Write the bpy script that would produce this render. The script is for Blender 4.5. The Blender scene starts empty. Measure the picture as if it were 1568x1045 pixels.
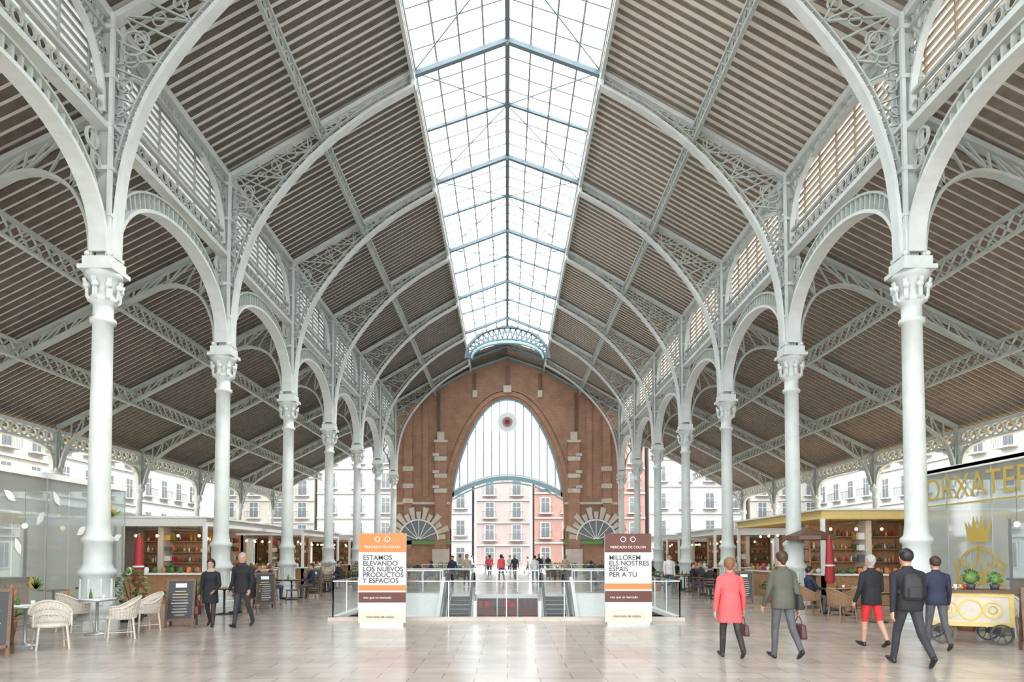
import bpy, math, random
from mathutils import Vector, Matrix
from mathutils.bvhtree import BVHTree
random.seed(7)
V=Vector
D=6.8; W=9.5; WO=19.6
COLY=[(n+1.33)*D for n in range(-1,8)]
FY=59.5
ZE=14.6; XL=3.2; ZL=18.25; ZR=19.35
scene=bpy.context.scene

# ---------------------------------------------------------------- materials
def mat(name,col,rough=0.6,metal=0.0,noise=0.0,nscale=8.0,bump=0.0,emit=None,es=0.0,spec=None,bdist=.01):
    m=bpy.data.materials.new(name); m.use_nodes=True
    nt=m.node_tree; b=nt.nodes['Principled BSDF']
    b.inputs['Base Color'].default_value=(*col,1); b.inputs['Roughness'].default_value=rough
    b.inputs['Metallic'].default_value=metal
    if spec is not None: b.inputs['Specular IOR Level'].default_value=spec
    if emit: 
        b.inputs['Emission Color'].default_value=(*emit,1); b.inputs['Emission Strength'].default_value=es
    if noise>0 or bump>0:
        tc=nt.nodes.new('ShaderNodeTexCoord'); nz=nt.nodes.new('ShaderNodeTexNoise')
        nz.inputs['Scale'].default_value=nscale; nz.inputs['Detail'].default_value=4
        nt.links.new(tc.outputs['Object'],nz.inputs['Vector'])
        if noise>0:
            r=nt.nodes.new('ShaderNodeValToRGB')
            a=tuple(max(0,c*(1-noise)) for c in col); c2=tuple(min(1,c*(1+noise)) for c in col)
            r.color_ramp.elements[0].color=(*a,1); r.color_ramp.elements[1].color=(*c2,1)
            r.color_ramp.elements[0].position=.3; r.color_ramp.elements[1].position=.7
            nt.links.new(nz.outputs['Fac'],r.inputs['Fac']); nt.links.new(r.outputs['Color'],b.inputs['Base Color'])
        if bump>0:
            bp=nt.nodes.new('ShaderNodeBump'); bp.inputs['Strength'].default_value=bump; bp.inputs['Distance'].default_value=bdist
            nt.links.new(nz.outputs['Fac'],bp.inputs['Height']); nt.links.new(bp.outputs['Normal'],b.inputs['Normal'])
    return m

def brickmat(name,c1,c2,mort,bw,rh,ms,rough,plane='XY',offset=0.5,noise=.25,bump=.2):
    m=bpy.data.materials.new(name); m.use_nodes=True
    nt=m.node_tree; b=nt.nodes['Principled BSDF']; b.inputs['Roughness'].default_value=rough
    tc=nt.nodes.new('ShaderNodeTexCoord'); sp=nt.nodes.new('ShaderNodeSeparateXYZ'); cb=nt.nodes.new('ShaderNodeCombineXYZ')
    nt.links.new(tc.outputs['Object'],sp.inputs[0])
    nt.links.new(sp.outputs[plane[0]],cb.inputs[0]); nt.links.new(sp.outputs[plane[1]],cb.inputs[1])
    br=nt.nodes.new('ShaderNodeTexBrick'); br.offset=offset
    br.inputs['Color1'].default_value=(*c1,1); br.inputs['Color2'].default_value=(*c2,1); br.inputs['Mortar'].default_value=(*mort,1)
    br.inputs['Scale'].default_value=1; br.inputs['Mortar Size'].default_value=ms
    br.inputs['Brick Width'].default_value=bw; br.inputs['Row Height'].default_value=rh
    nt.links.new(cb.outputs[0],br.inputs['Vector'])
    nz=nt.nodes.new('ShaderNodeTexNoise'); nz.inputs['Scale'].default_value=1.3; nz.inputs['Detail'].default_value=6
    nt.links.new(tc.outputs['Object'],nz.inputs['Vector'])
    mx=nt.nodes.new('ShaderNodeMix'); mx.data_type='RGBA'; mx.blend_type='MULTIPLY'; mx.inputs[0].default_value=noise*2
    rr=nt.nodes.new('ShaderNodeValToRGB'); rr.color_ramp.elements[0].color=(.55,.55,.55,1); rr.color_ramp.elements[1].color=(1,1,1,1)
    rr.color_ramp.elements[0].position=.3; rr.color_ramp.elements[1].position=.6
    nt.links.new(nz.outputs['Fac'],rr.inputs['Fac'])
    nt.links.new(br.outputs['Color'],mx.inputs[6]); nt.links.new(rr.outputs['Color'],mx.inputs[7])
    nt.links.new(mx.outputs[2],b.inputs['Base Color'])
    if bump>0:
        bp=nt.nodes.new('ShaderNodeBump'); bp.inputs['Strength'].default_value=bump; bp.inputs['Distance'].default_value=.01; bp.invert=True
        nt.links.new(br.outputs['Fac'],bp.inputs['Height']); nt.links.new(bp.outputs['Normal'],b.inputs['Normal'])
    return m

def glassmat(name,tint,trans,gloss=.12,white=None,wf=0.0):
    m=bpy.data.materials.new(name); m.use_nodes=True; nt=m.node_tree
    for n in list(nt.nodes):
        if n.type!='OUTPUT_MATERIAL': nt.nodes.remove(n)
    out=[n for n in nt.nodes if n.type=='OUTPUT_MATERIAL'][0]
    t=nt.nodes.new('ShaderNodeBsdfTransparent'); t.inputs[0].default_value=(*tint,1)
    g=nt.nodes.new('ShaderNodeBsdfGlossy'); g.inputs['Roughness'].default_value=.05
    mx=nt.nodes.new('ShaderNodeMixShader'); mx.inputs[0].default_value=gloss
    nt.links.new(t.outputs[0],mx.inputs[1]); nt.links.new(g.outputs[0],mx.inputs[2])
    last=mx
    if white:
        d=nt.nodes.new('ShaderNodeBsdfDiffuse'); d.inputs[0].default_value=(*white,1)
        tl=nt.nodes.new('ShaderNodeBsdfTranslucent'); tl.inputs[0].default_value=(*white,1)
        m2=nt.nodes.new('ShaderNodeMixShader'); m2.inputs[0].default_value=trans
        nt.links.new(d.outputs[0],m2.inputs[1]); nt.links.new(tl.outputs[0],m2.inputs[2])
        m3=nt.nodes.new('ShaderNodeMixShader'); m3.inputs[0].default_value=wf
        nt.links.new(mx.outputs[0],m3.inputs[1]); nt.links.new(m2.outputs[0],m3.inputs[2]); last=m3
    nt.links.new(last.outputs[0],out.inputs[0])
    return m

M={}
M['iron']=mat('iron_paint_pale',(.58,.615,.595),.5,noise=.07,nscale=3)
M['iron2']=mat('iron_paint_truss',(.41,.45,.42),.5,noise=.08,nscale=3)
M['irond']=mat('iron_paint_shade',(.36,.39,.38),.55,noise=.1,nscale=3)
M['lbar']=mat('lantern_bar_paint',(.15,.20,.23),.6)
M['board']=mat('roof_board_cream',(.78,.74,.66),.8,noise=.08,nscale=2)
M['board_shaded']=mat('roof_board_shaded',(.70,.71,.69),.8,noise=.08,nscale=2)  # copy of the cream boards with the left slope's shade put into the colour
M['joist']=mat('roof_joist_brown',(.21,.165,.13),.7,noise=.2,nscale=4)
M['joist_shaded']=mat('roof_joist_shaded',(.115,.095,.08),.7,noise=.25,nscale=4)  # same joists for the left side, its shade painted in as a darker brown
M['boarda']=mat('aisle_board',(.72,.68,.60),.8,noise=.1,nscale=2)
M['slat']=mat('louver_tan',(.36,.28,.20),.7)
M['lglass']=glassmat('lantern_glass',(.90,.94,.96),0,.02)
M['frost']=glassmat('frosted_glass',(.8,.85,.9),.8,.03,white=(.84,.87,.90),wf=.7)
M['frost_shaded']=glassmat('louver_pane_shaded',(.3,.3,.3),.8,.02,white=(.30,.30,.29),wf=.97)  # left clerestory pane: shade painted in as dark grey with low transmission
M['glass']=glassmat('clear_glass',(.90,.95,.94),0,.035)
M['pav']=glassmat('pavilion_glass',(.76,.83,.84),.4,.12,white=(.72,.77,.77),wf=.26)
M['steel']=mat('brushed_steel',(.50,.52,.53),.35,metal=.7)
M['white']=mat('white_paint',(.78,.78,.76),.5,noise=.04)
M['cream']=mat('cream_paint',(.64,.58,.49),.6,noise=.06)
M['black']=mat('black_paint',(.025,.025,.028),.5)
M['dark']=mat('dark_grey',(.07,.07,.075),.5)
M['wood']=mat('warm_wood',(.38,.20,.10),.5,noise=.25,nscale=12)
M['woodd']=mat('dark_wood',(.13,.07,.04),.5,noise=.25,nscale=12)
M['yellow']=mat('yellow_awning',(.72,.54,.2),.6,noise=.06)
M['gold']=mat('gold_leaf',(.60,.44,.10),.4,metal=.4)
M['orange']=mat('orange_print',(.70,.22,.065),.6)
M['brown']=mat('brown_print',(.13,.045,.03),.6)
M['red']=mat('red_cloth',(.40,.035,.045),.7)
M['leaf']=mat('leaf_green',(.06,.15,.035),.6,noise=.4,nscale=10)
M['leaf2']=mat('leaf_light',(.14,.25,.07),.6,noise=.3,nscale=10)
M['terra']=mat('terracotta',(.40,.19,.11),.7,noise=.1)
M['wicker']=mat('white_wicker',(.62,.56,.49),.6,noise=.2,nscale=60,bump=.6)
M['wickerb']=mat('tan_wicker',(.30,.18,.10),.6,noise=.3,nscale=60,bump=.6)
M['bulb']=mat('warm_bulb',(1,.8,.5),.4,emit=(1,.62,.26),es=8)
M['stone']=mat('pale_stone',(.56,.50,.43),.7,noise=.12,nscale=2)
M['blue']=mat('blue_trim',(.25,.43,.50),.5)
M['brick']=brickmat('facade_brick',(.43,.21,.125),(.34,.165,.10),(.42,.31,.24),.28,.09,.012,.85,'XZ',noise=.25)
M['floor']=brickmat('polished_stone_floor',(.56,.485,.435),(.48,.41,.365),(.30,.25,.22),.9,.45,.009,.17,'XY',noise=.24,bump=.06)
M['ground']=mat('street_paving',(.26,.25,.24),.8,noise=.1)
M['bwhite']=mat('render_white',(.40,.395,.38),.8,noise=.05,nscale=1)
M['bpink']=mat('render_pink',(.36,.29,.27),.8,noise=.06,nscale=1)
M['bred']=mat('render_red',(.34,.19,.155),.8,noise=.1,nscale=1)
M['bbeige']=mat('render_beige',(.38,.355,.31),.8,noise=.06,nscale=1)
M['bwin']=mat('window_dark',(.12,.135,.145),.2)
M['green']=mat('green_carpet',(.10,.20,.06),.9,noise=.3,nscale=40)

# ---------------------------------------------------------------- mesh builder
class MB:
    def __init__(s): s.v=[];s.f=[];s.m=[];s.s=[];s.mats=[]
    def mi(s,m):
        if m not in s.mats: s.mats.append(m)
        return s.mats.index(m)
    def add(s,vs,fs,m,sm=False):
        o=len(s.v); s.v.extend([tuple(v) for v in vs]); k=s.mi(m)
        for f in fs: s.f.append(tuple(i+o for i in f)); s.m.append(k); s.s.append(sm)
    def box(s,x0,x1,y0,y1,z0,z1,m):
        vs=[(x,y,z) for z in(z0,z1) for y in(y0,y1) for x in(x0,x1)]
        s.add(vs,[(0,2,3,1),(4,5,7,6),(0,1,5,4),(2,6,7,3),(0,4,6,2),(1,3,7,5)],m)
    def path(s,pts,w,d,n,m,closed=False):
        pts=[V(p) for p in pts]; n=V(n).normalized(); N=len(pts); vs=[]
        for i,p in enumerate(pts):
            if closed: t=pts[(i+1)%N]-pts[i-1]
            else: t=pts[min(i+1,N-1)]-pts[max(i-1,0)]
            if t.length<1e-9: t=V((0,0,1))
            t.normalize(); q=t.cross(n)
            if q.length<1e-6: q=V((1,0,0))
            q.normalize()
            for a,b in((-1,-1),(1,-1),(1,1),(-1,1)): vs.append(p+q*(a*w/2)+n*(b*d/2))
        fs=[]
        R=N if closed else N-1
        for i in range(R):
            j=(i+1)%N
            for k in range(4):
                l=(k+1)%4; fs.append((i*4+k,i*4+l,j*4+l,j*4+k))
        if not closed: fs.append((3,2,1,0)); e=(N-1)*4; fs.append((e,e+1,e+2,e+3))
        s.add(vs,fs,m)
    def bar(s,a,b,w,d,m,n=None):
        a=V(a);b=V(b);t=(b-a)
        if n is None:
            n=V((0,0,1)) if abs(t.normalized().z)<.9 else V((0,1,0))
            n=(n-t.normalized()*n.dot(t.normalized()))
        s.path([a,b],w,d,n,m)
    def ring(s,c,n,R,w,d,m,seg=12):
        n=V(n).normalized(); u=V((0,0,1)).cross(n)
        if u.length<.1: u=V((1,0,0))
        u.normalize(); v=n.cross(u); c=V(c)
        s.path([c+u*(R*math.cos(a))+v*(R*math.sin(a)) for a in[2*math.pi*i/seg for i in range(seg)]],w,d,n,m,True)
    def tube(s,a,b,r0,r1,m,n=10,caps=True):
        a=V(a);b=V(b);t=(b-a).normalized(); u=t.orthogonal().normalized(); w=t.cross(u); vs=[]
        for p,r in((a,r0),(b,r1)):
            for i in range(n):
                an=2*math.pi*i/n; vs.append(p+u*(r*math.cos(an))+w*(r*math.sin(an)))
        s.add(vs,[(i,(i+1)%n,n+(i+1)%n,n+i) for i in range(n)],m,True)
        if caps: s.add(vs,[tuple(range(n-1,-1,-1)),tuple(range(n,2*n))],m)
    def rtube(s,pts,r,m,n=8):
        for i in range(len(pts)-1): s.tube(pts[i],pts[i+1],r,r,m,n)
    def lathe(s,c,prof,m,n=20,sm=True):
        vs=[];c=V(c)
        for r,z in prof:
            for i in range(n):
                an=2*math.pi*i/n; vs.append(c+V((r*math.cos(an),r*math.sin(an),z)))
        fs=[(j*n+i,j*n+(i+1)%n,(j+1)*n+(i+1)%n,(j+1)*n+i) for j in range(len(prof)-1) for i in range(n)]
        fs.append(tuple(range(n-1,-1,-1))); e=(len(prof)-1)*n; fs.append(tuple(e+i for i in range(n)))
        s.add(vs,fs,m,sm)
    def ball(s,c,r,m,n=10,sz=1):
        s.lathe(c,[(max(.001,r*math.sin(math.pi*i/n)),-r*sz*math.cos(math.pi*i/n)) for i in range(n+1)],m,n+2)
    def poly(s,pts,n,d,m):
        n=V(n).normalized(); a=[V(p)+n*d/2 for p in pts]; b=[V(p)-n*d/2 for p in pts]; N=len(pts)
        s.add(a+b,[tuple(range(N)),tuple(range(2*N-1,N-1,-1))]+[(i,N+i,N+(i+1)%N,(i+1)%N) for i in range(N)],m)
    def quad(s,a,b,c,d,m): s.add([a,b,c,d],[(0,1,2,3)],m)
    def mesh(s,name):
        me=bpy.data.meshes.new(name); me.from_pydata(s.v,[],s.f)
        for m in s.mats: me.materials.append(M[m] if isinstance(m,str) else m)
        me.polygons.foreach_set('material_index',s.m); me.polygons.foreach_set('use_smooth',s.s); me.update()
        return me
    def obj(s,name,loc=(0,0,0),rz=0,parent=None):
        return inst(s.mesh(name),name,loc,rz,parent)
def inst(me,name,loc=(0,0,0),rz=0,parent=None,sc=1):
    o=bpy.data.objects.new(name,me); o.location=loc; o.rotation_euler=(0,0,rz); o.scale=(sc,sc,sc)
    scene.collection.objects.link(o)
    if parent: o.parent=parent
    return o
def catmull(p,k=6):
    p=[V(q) for q in p]; out=[]
    for i in range(len(p)-1):
        a=p[max(i-1,0)];b=p[i];c=p[i+1];d=p[min(i+2,len(p)-1)]
        for j in range(k):
            t=j/k; out.append(.5*((2*b)+(c-a)*t+(2*a-5*b+4*c-d)*t*t+(3*b-a-3*c+d)*t**3))
    out.append(p[-1]); return out
def resample(p,N):
    p=[V(q) for q in p]; L=[0]
    for i in range(1,len(p)): L.append(L[-1]+(p[i]-p[i-1]).length)
    out=[];j=0
    for k in range(N):
        t=L[-1]*k/(N-1)
        while j<len(L)-2 and L[j+1]<t: j+=1
        f=(t-L[j])/max(1e-9,L[j+1]-L[j]); out.append(p[j].lerp(p[j+1],min(1,f)))
    return out
def lattice(mb,A,B,N,n,m,w=.05,d=.06,rings=True,cross=True):
    A=resample(A,N);B=resample(B,N)
    for i in range(N):
        if (A[i]-B[i]).length>.05: mb.path([A[i],B[i]],w,d,n,m)
        if i<N-1 and cross:
            if i%2: mb.path([A[i],B[i+1]],w,d,n,m)
            else: mb.path([B[i],A[i+1]],w,d,n,m)
        if i<N-1 and rings:
            c=(A[i]+B[i]+A[i+1]+B[i+1])/4
            r=min((A[i]-B[i]).length,(A[i]-A[i+1]).length)*.28
            if r>.05: mb.ring(c,n,r,w*.7,d,m,10)
def text(name,body,size,matname,parent,mtx,align='CENTER',ext=.003,space=1.0,off=0):
    cu=bpy.data.curves.new(name,'FONT'); cu.body=body; cu.size=size; cu.align_x=align; cu.extrude=ext; cu.space_line=space; cu.offset=off
    cu.materials.append(M[matname]); o=bpy.data.objects.new(name,cu); scene.collection.objects.link(o)
    if parent: o.parent=parent
    o.matrix_local=mtx; return o
def mtx(x,y,loc):
    x=V(x);y=V(y);z=x.cross(y); m=Matrix((x,y,z)).transposed().to_4x4(); m.translation=V(loc); return m

# ---------------------------------------------------------------- floor / well
WX0,WX1,WY0,WY1=-4.4,4.35,17.8,29.6
mb=MB()
YA,YB=-10,FY+.5
for x0,x1,y0,y1 in((-24,WX0,YA,YB),(WX1,24,YA,YB),(WX0,WX1,YA,WY0),(WX0,WX1,WY1,YB)):
    mb.box(x0,x1,y0,y1,-.3,0,'floor')
mb.obj('floor')
mb=MB()
mb.box(-120,120,YB,200,-.4,-.1,'ground'); mb.box(-120,-24,-60,YB,-.4,-.1,'ground'); mb.box(24,120,-60,YB,-.4,-.1,'ground'); mb.box(-24,24,-60,YA,-.4,-.1,'ground')
mb.obj('street_ground')
mb=MB()
zb=-5
mb.box(WX0-.2,WX0,WY0-.2,WY1+.2,zb,0.10,'white'); mb.box(WX1,WX1+.2,WY0-.2,WY1+.2,zb,0.10,'white')
mb.box(WX0-.2,WX1+.2,WY0-.25,WY0,zb,.10,'stone'); mb.box(WX0-1,WX1+1,WY1+.6,WY1+6,zb,zb+.05,'stone')
mb.box(WX0-.2,WX1+.2,WY0-.2,WY1+6,zb-.2,zb,'floor')
for a,b in((WX0,-2.6),(2.6,WX1)): mb.box(a,b,WY1-.02,WY1+.2,-.5,0.04,'white')
for sx in(-1,1):
    x=sx*2.75
    mb.poly([(x,WY1,0.75),(x,WY1,-1),(x,WY1-8.5,-5),(x,WY1-8.5,-4.2),(x,WY1-.8,.35)],(1,0,0),.14,'white')
    a,b=sorted((sx*2.8,sx*4.38)); 
    mb.poly([(a,WY1-.05,-.05),(b,WY1-.05,-.05),(b,WY1-6.5,-3.4),(a,WY1-6.5,-3.4)],(0,.46,-.89),.1,'white')
# shop front of the lower level, seen between the escalators
mb.box(-1.3,1.3,WY1-.5,WY1-.42,-3.6,-.06,'brown'); mb.box(-1.3,1.3,WY1-.56,WY1-.4,-.14,.03,'steel')
rd=random.Random(3)
for i in range(9):
    for j in range(6):
        w_=rd.uniform(.12,.24)
        mb.box(-1.22+i*.27,-1.22+i*.27+w_,WY1-.56,WY1-.5,-.52-j*.5,-.52-j*.5+rd.uniform(.16,.34),rd.choice(['red','brown','dark','brown','dark','red','woodd','terra']))
for x in(-1.3,-.43,.43,1.3): mb.box(x-.025,x+.025,WY1-.62,WY1-.56,-3.6,-.1,'steel')
mb.obj('stairwell_lining')
# balustrade
def rail(mb,a,b,h=1.02,step=1.45,base=0.1,th=.012,m='steel',tr=.028):
    a=V(a);b=V(b);L=(b-a).length;n=max(1,round(L/step)); t=(b-a)/n
    for i in range(n+1):
        p=a+t*i; mb.box(p.x-th,p.x+th,p.y-th,p.y+th,base,h,m)
        if i<n:
            q=a+t*(i+1); z0=V((0,0,base+.04)); z1=V((0,0,h-.03)); e=t.normalized()*.03
            mb.quad(p+e+z0,q-e+z0,q-e+z1,p+e+z1,'glass')
    mb.bar(a+V((0,0,h)),b+V((0,0,h)),tr,tr,m)
mb=MB()
rail(mb,(WX0-.1,WY0-.12,0),(WX1+.1,WY0-.12,0)); rail(mb,(WX0-.1,WY0-.12,0),(WX0-.1,WY1,0)); rail(mb,(WX1+.1,WY0-.12,0),(WX1+.1,WY1,0))
for a,b in((WX0-.1,-2.8),(2.8,WX1+.1),(-1.35,1.35)): rail(mb,(a,WY1,0),(b,WY1,0),step=.9,tr=.05,th=.02)
mb.obj('glass_balustrade')
mb=MB()
for a,b in(((-6.5,33,0),(-1.6,33,0)),((1.6,33,0),(6.5,33,0)),((-6.5,33,0),(-6.5,42,0)),((6.5,33,0),(6.5,42,0)),((-6,48,0),(-1.5,48,0)),((1.5,48,0),(6,48,0))):
    rail(mb,a,b,base=0,th=.02,tr=.06,m='white')
mb.obj('terrace_railing')
def escalator():
    mb=MB(); sl=.577; L=8.4; n=30
    for i in range(n):
        y=-i*L/n; z=-(i*L/n)*sl
        mb.box(-.42,.42,y-L/n,y,z-.5,z-.05,'dark'); mb.box(-.42,.42,y-L/n,y-L/n+.025,z-.07,z-.035,'steel')
        for k in range(7): mb.box(-.4+k*.12,-.4+k*.12+.05,y-L/n+.03,y,z-.05,z-.04,'dark')
    mb.box(-.42,.42,0,1.2,-.05,.012,'steel')
    for sx in(-1,1):
        x=sx*.5
        P=[(x,1.1,0),(x,0,0),(x,-L,-L*sl)]
        top=[V(p)+V((0,0,.88)) for p in P]
        mb.path([V(P[0])+V((0,0,.1)),V(P[1])+V((0,0,.1)),V(P[2])+V((0,0,.1))],.36,.1,(1,0,0),'steel')
        mb.quad(P[0],P[1],top[1],top[0],'glass'); mb.quad(P[1],P[2],top[2],top[1],'glass')
        arc=[V((x,1.1+.42*math.sin(a),.46+.42*math.cos(a))) for a in[math.pi*i/8 for i in range(8,-1,-1)]]
        mb.path(arc+top[1:],.08,.10,(1,0,0),'black')
        mb.path([V(P[0])+V((0,0,-.25)),V(P[1])+V((0,0,-.25)),V(P[2])+V((0,0,-.25))],.4,.14,(1,0,0),'white')
    return mb.mesh('escalator')
em=escalator()
for x in(-1.98,1.98): inst(em,'escalator',(x,WY1-.3,0))

# ---------------------------------------------------------------- columns
def column():
    mb=MB()
    mb.lathe((0,0,0),[(.50,0),(.50,.18),(.45,.22)],'iron',8,False)
    mb.lathe((0,0,.2),[(.42,0),(.42,.08),(.36,.14),(.40,.2),(.34,.3),(.34,1.0),(.40,1.05),(.41,1.12),(.34,1.2),(.30,1.3),(.30,1.75),(.35,1.8),(.35,1.88),(.27,1.96),(.245,2.2),(.225,5.6),(.22,6.9),(.28,6.93),(.28,7.02),(.22,7.06),(.22,7.35),(.30,7.42),(.31,7.5),(.24,7.6),(.25,7.8),(.36,7.98),(.40,8.02),(.40,8.12)],'iron',20)
    for k in range(8):
        a=k*math.pi/4; c,s_=math.cos(a),math.sin(a)
        mb.tube((c*.33,s_*.33,.55),(c*.33,s_*.33,1.15),.05,.035,'iron',6)
        mb.ball((c*.36,s_*.36,7.95),.085,'iron',6)
        mb.path(catmull([(c*.22,s_*.22,7.62),(c*.34,s_*.34,7.68),(c*.36,s_*.36,7.86),(c*.42,s_*.42,8.1)],4),.05,.09,(-s_,c,0),'iron')
    mb.box(-.4,.4,-.4,.4,8.3,8.4,'iron'); mb.box(-.33,.33,-.33,.33,8.4,8.62,'iron')
    mb.box(-.13,.13,-.13,.13,8.6,ZE,'iron2')
    for sx in(-1,1):
        for sy in(-1,1): mb.box(sx*.2-.045,sx*.2+.045,sy*.2-.045,sy*.2+.045,8.6,ZE-.1,'iron')
    for z in(9.6,10.7,11.75,12.9,14.1): mb.box(-.26,.26,-.26,.26,z,z+.1,'iron')
    for k in range(4):
        a=k*math.pi/2+math.pi/4; mb.ball((.36*math.cos(a),.36*math.sin(a),8.7),.07,'iron',6)
    return mb.mesh('iron_column')
cm=column()
for y in COLY:
    for sx in(-1,1): inst(cm,'iron_column',(sx*W,y,0))
def ocolumn():
    mb=MB()
    mb.lathe((0,0,0),[(.34,0),(.34,.25),(.25,.35),(.25,1.2),(.19,1.3),(.16,1.5),(.15,4.6),(.2,4.65),(.2,4.75),(.16,4.8),(.17,5.0),(.29,5.15),(.29,5.3)],'iron',14)
    mb.box(-.15,.15,-.15,.15,5.3,7.0,'iron2'); mb.box(-.2,.2,-.2,.2,5.3,5.45,'iron')
    for s_ in(-1,1):
        mb.path(catmull([(0,s_*.2,5.35),(0,s_*.3,5.9),(0,s_*.75,6.3),(0,s_*1.5,6.42)],5),.09,.18,(1,0,0),'iron')
        mb.ring((0,s_*.42,6.2),(1,0,0),.15,.04,.08,'iron2')
        mb.bar((0,s_*.15,6.0),(0,s_*.55,6.38),.05,.08,'iron2')
    return mb.mesh('outer_iron_column')
om=ocolumn()
for y in COLY:
    for sx in(-1,1): inst(om,'outer_iron_column',(sx*WO,y,0))

# ---------------------------------------------------------------- nave truss
def nave_truss():
    mb=MB(); n=(0,1,0)
    for sx in(-1,1):
        R=catmull([(sx*x,0,z) for x,z in[(9.22,8.65),(9.18,9.8),(9.0,11.1),(8.5,12.6),(7.6,14.0),(6.3,15.45),(4.8,16.65),(XL,17.6)]],6)
        mb.path(R,.10,.30,n,'iron')
        R2=[]
        for i,p in enumerate(R):
            t=(R[min(i+1,len(R)-1)]-R[max(i-1,0)]).normalized()
            q=V((t.z,0,-t.x)) if V((t.z,0,-t.x)).dot(V((sx,0,.4)))>0 else V((-t.z,0,t.x))
            R2.append(p+q*.24)
        mb.path(R2[6:],.045,.10,n,'iron2')
        lattice(mb,R[6:],R2[6:],34,n,'iron2',.03,.05,False,False)
        B=[(sx*W,0,9.2),(sx*W,0,ZE-.2),(sx*XL,0,ZL-.15)]
        mb.path([V(B[1]),V(B[2])],.14,.28,n,'iron'); 
        lattice(mb,R2[10:],[V((sx*W,0,10.6)),V(B[1]),V(B[2])],17,n,'iron2',.04,.06,True)
        mb.ring((sx*8.9,0,13.9),n,.30,.045,.07,'iron2',14)
        mb.bar((sx*XL,0,ZL-.2),(0,0,ZR-.1),.16,.18,'lbar',n)
        mb.bar((sx*XL,0,17.6),(sx*XL,0,ZL),.14,.3,'iron',n)
    mb.bar((0,0,ZR-.2),(0,0,ZR),.12,.12,'iron')
    return mb.mesh('nave_roof_truss')
tm=nave_truss()
for y in COLY: inst(tm,'nave_roof_truss',(0,y,0))
# ---------------------------------------------------------------- arcade arch (along Y)
def arcade():
    mb=MB(); n=(1,0,0)
    A=[];B=[];h=D/2
    for i in range(33):
        a=math.pi*i/32; c=math.cos(a); s_=math.sin(a)
        A.append(V((0,h-(h-.24)*c,8.75+2.25*abs(s_)**.85)))
        B.append(V((0,h-(h-.24)*c*.995,min(11.6,8.75+2.25*abs(s_)**.85+.50*min(1,abs(s_)*3)))))
    mb.path(A,.09,.40,n,'iron'); mb.path(B[2:-2],.06,.16,n,'iron2')
    lattice(mb,A[2:-2],B[2:-2],31,n,'iron2',.06,.09,False,False)
    top=[V((0,.15,11.75)),V((0,D-.15,11.75))]
    mb.path(top,.14,.3,n,'iron')
    for s0,s1 in((0,1),(1,-1)):
        for zz,r in((11.25,.22),(10.8,.16)):
            yy={11.25:.58,10.8:.42}[zz]; y=yy if s1==1 else D-yy
            mb.ring((0,y,zz),n,r,.04,.07,'iron2',12)
    for y0,s_ in((0,1),(D,-1)):
        C=catmull([(0,y0+s_*.22,12.1),(0,y0+s_*.35,12.9),(0,y0+s_*.9,13.7),(0,y0+s_*2.0,14.15)],5)
        mb.path(C,.07,.16,n,'iron')
        lattice(mb,C,[V((0,y0+s_*.2,12.4)),V((0,y0+s_*.2,14.3)),V((0,y0+s_*2.0,14.3))],7,n,'iron2',.045,.06)
    mb.path([V((0,0,ZE-.1)),V((0,D,ZE-.1))],.22,.3,n,'iron'); mb.path([V((0,0,ZE-.5)),V((0,D,ZE-.5))],.07,.14,n,'iron2')
    for i in range(17): mb.ring((0,.2+i*.4,ZE-.35),n,.14,.035,.06,'iron2',8)
    mb.path([V((0,.2,12.5)),V((0,D-.2,12.5))],.08,.12,n,'iron2')
    for i in range(1,18):
        y=i*D/18; mb.ring((0,y,12.13),n,.15,.035,.06,'iron2',8)
    return mb.mesh('arcade_arch')
am=arcade()
for y in COLY[:-1]:
    for sx in(-1,1): inst(am,'arcade_arch',(sx*W,y,0))
# ---------------------------------------------------------------- aisle truss
def aisle_truss():
    mb=MB(); n=(0,1,0)
    for sx in(-1,1):
        R=catmull([(sx*x,0,z) for x,z in[(9.78,8.7),(9.9,9.6),(10.4,10.45),(11.4,10.75),(12.9,10.1),(15,9.0),(17,7.95),(18.3,7.15),(19.05,6.4),(19.35,5.45)]],5)
        mb.path(R,.08,.26,n,'iron2')
        B=[V((sx*9.6,0,10.3)),V((sx*9.6,0,12.2)),V((sx*19.5,0,7.25)),V((sx*19.5,0,6.6))]
        mb.path(B[1:3],.13,.24,n,'iron2')
        lattice(mb,R,B,22,n,'iron2',.045,.06,False)
    return mb.mesh('aisle_roof_truss')
atm=aisle_truss()
for y in COLY: inst(atm,'aisle_roof_truss',(0,y,0))
# ---------------------------------------------------------------- purlins / friezes (long)
Y0,Y1=-5,FY
def zn(x): return ZE+(W-x)*(ZL-ZE)/(W-XL)
def za(x): return 12.35-(x-W)*(12.35-7.3)/(WO-W)
mb=MB()
def girder(mb,x,zt,dep,step,cols=('iron2','iron2'),wd=.12):
    mb.box(x-wd/2,x+wd/2,Y0,Y1,zt-.1,zt,cols[0]); mb.box(x-wd/2,x+wd/2,Y0,Y1,zt-dep,zt-dep+.07,cols[0])
    n=(1,0,0); k=int((Y1-Y0)/step)
    for i in range(k):
        a=Y0+i*step; b=a+step
        mb.path([V((x,a,zt-.05)),V((x,b,zt-dep+.03))],.045,.05,n,cols[1]); mb.path([V((x,b,zt-.05)),V((x,a,zt-dep+.03))],.045,.05,n,cols[1])
for sx in(-1,1):
    girder(mb,sx*6.3,zn(6.3)-.25,.55,.5)
    girder(mb,sx*XL,ZL-.1,.35,.6,('iron','iron'))
    girder(mb,sx*12.87,za(12.87)-.22,.62,.55); girder(mb,sx*16.2,za(16.2)-.22,.62,.55)
mb.obj('roof_purlin_girders')
mb=MB()
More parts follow.
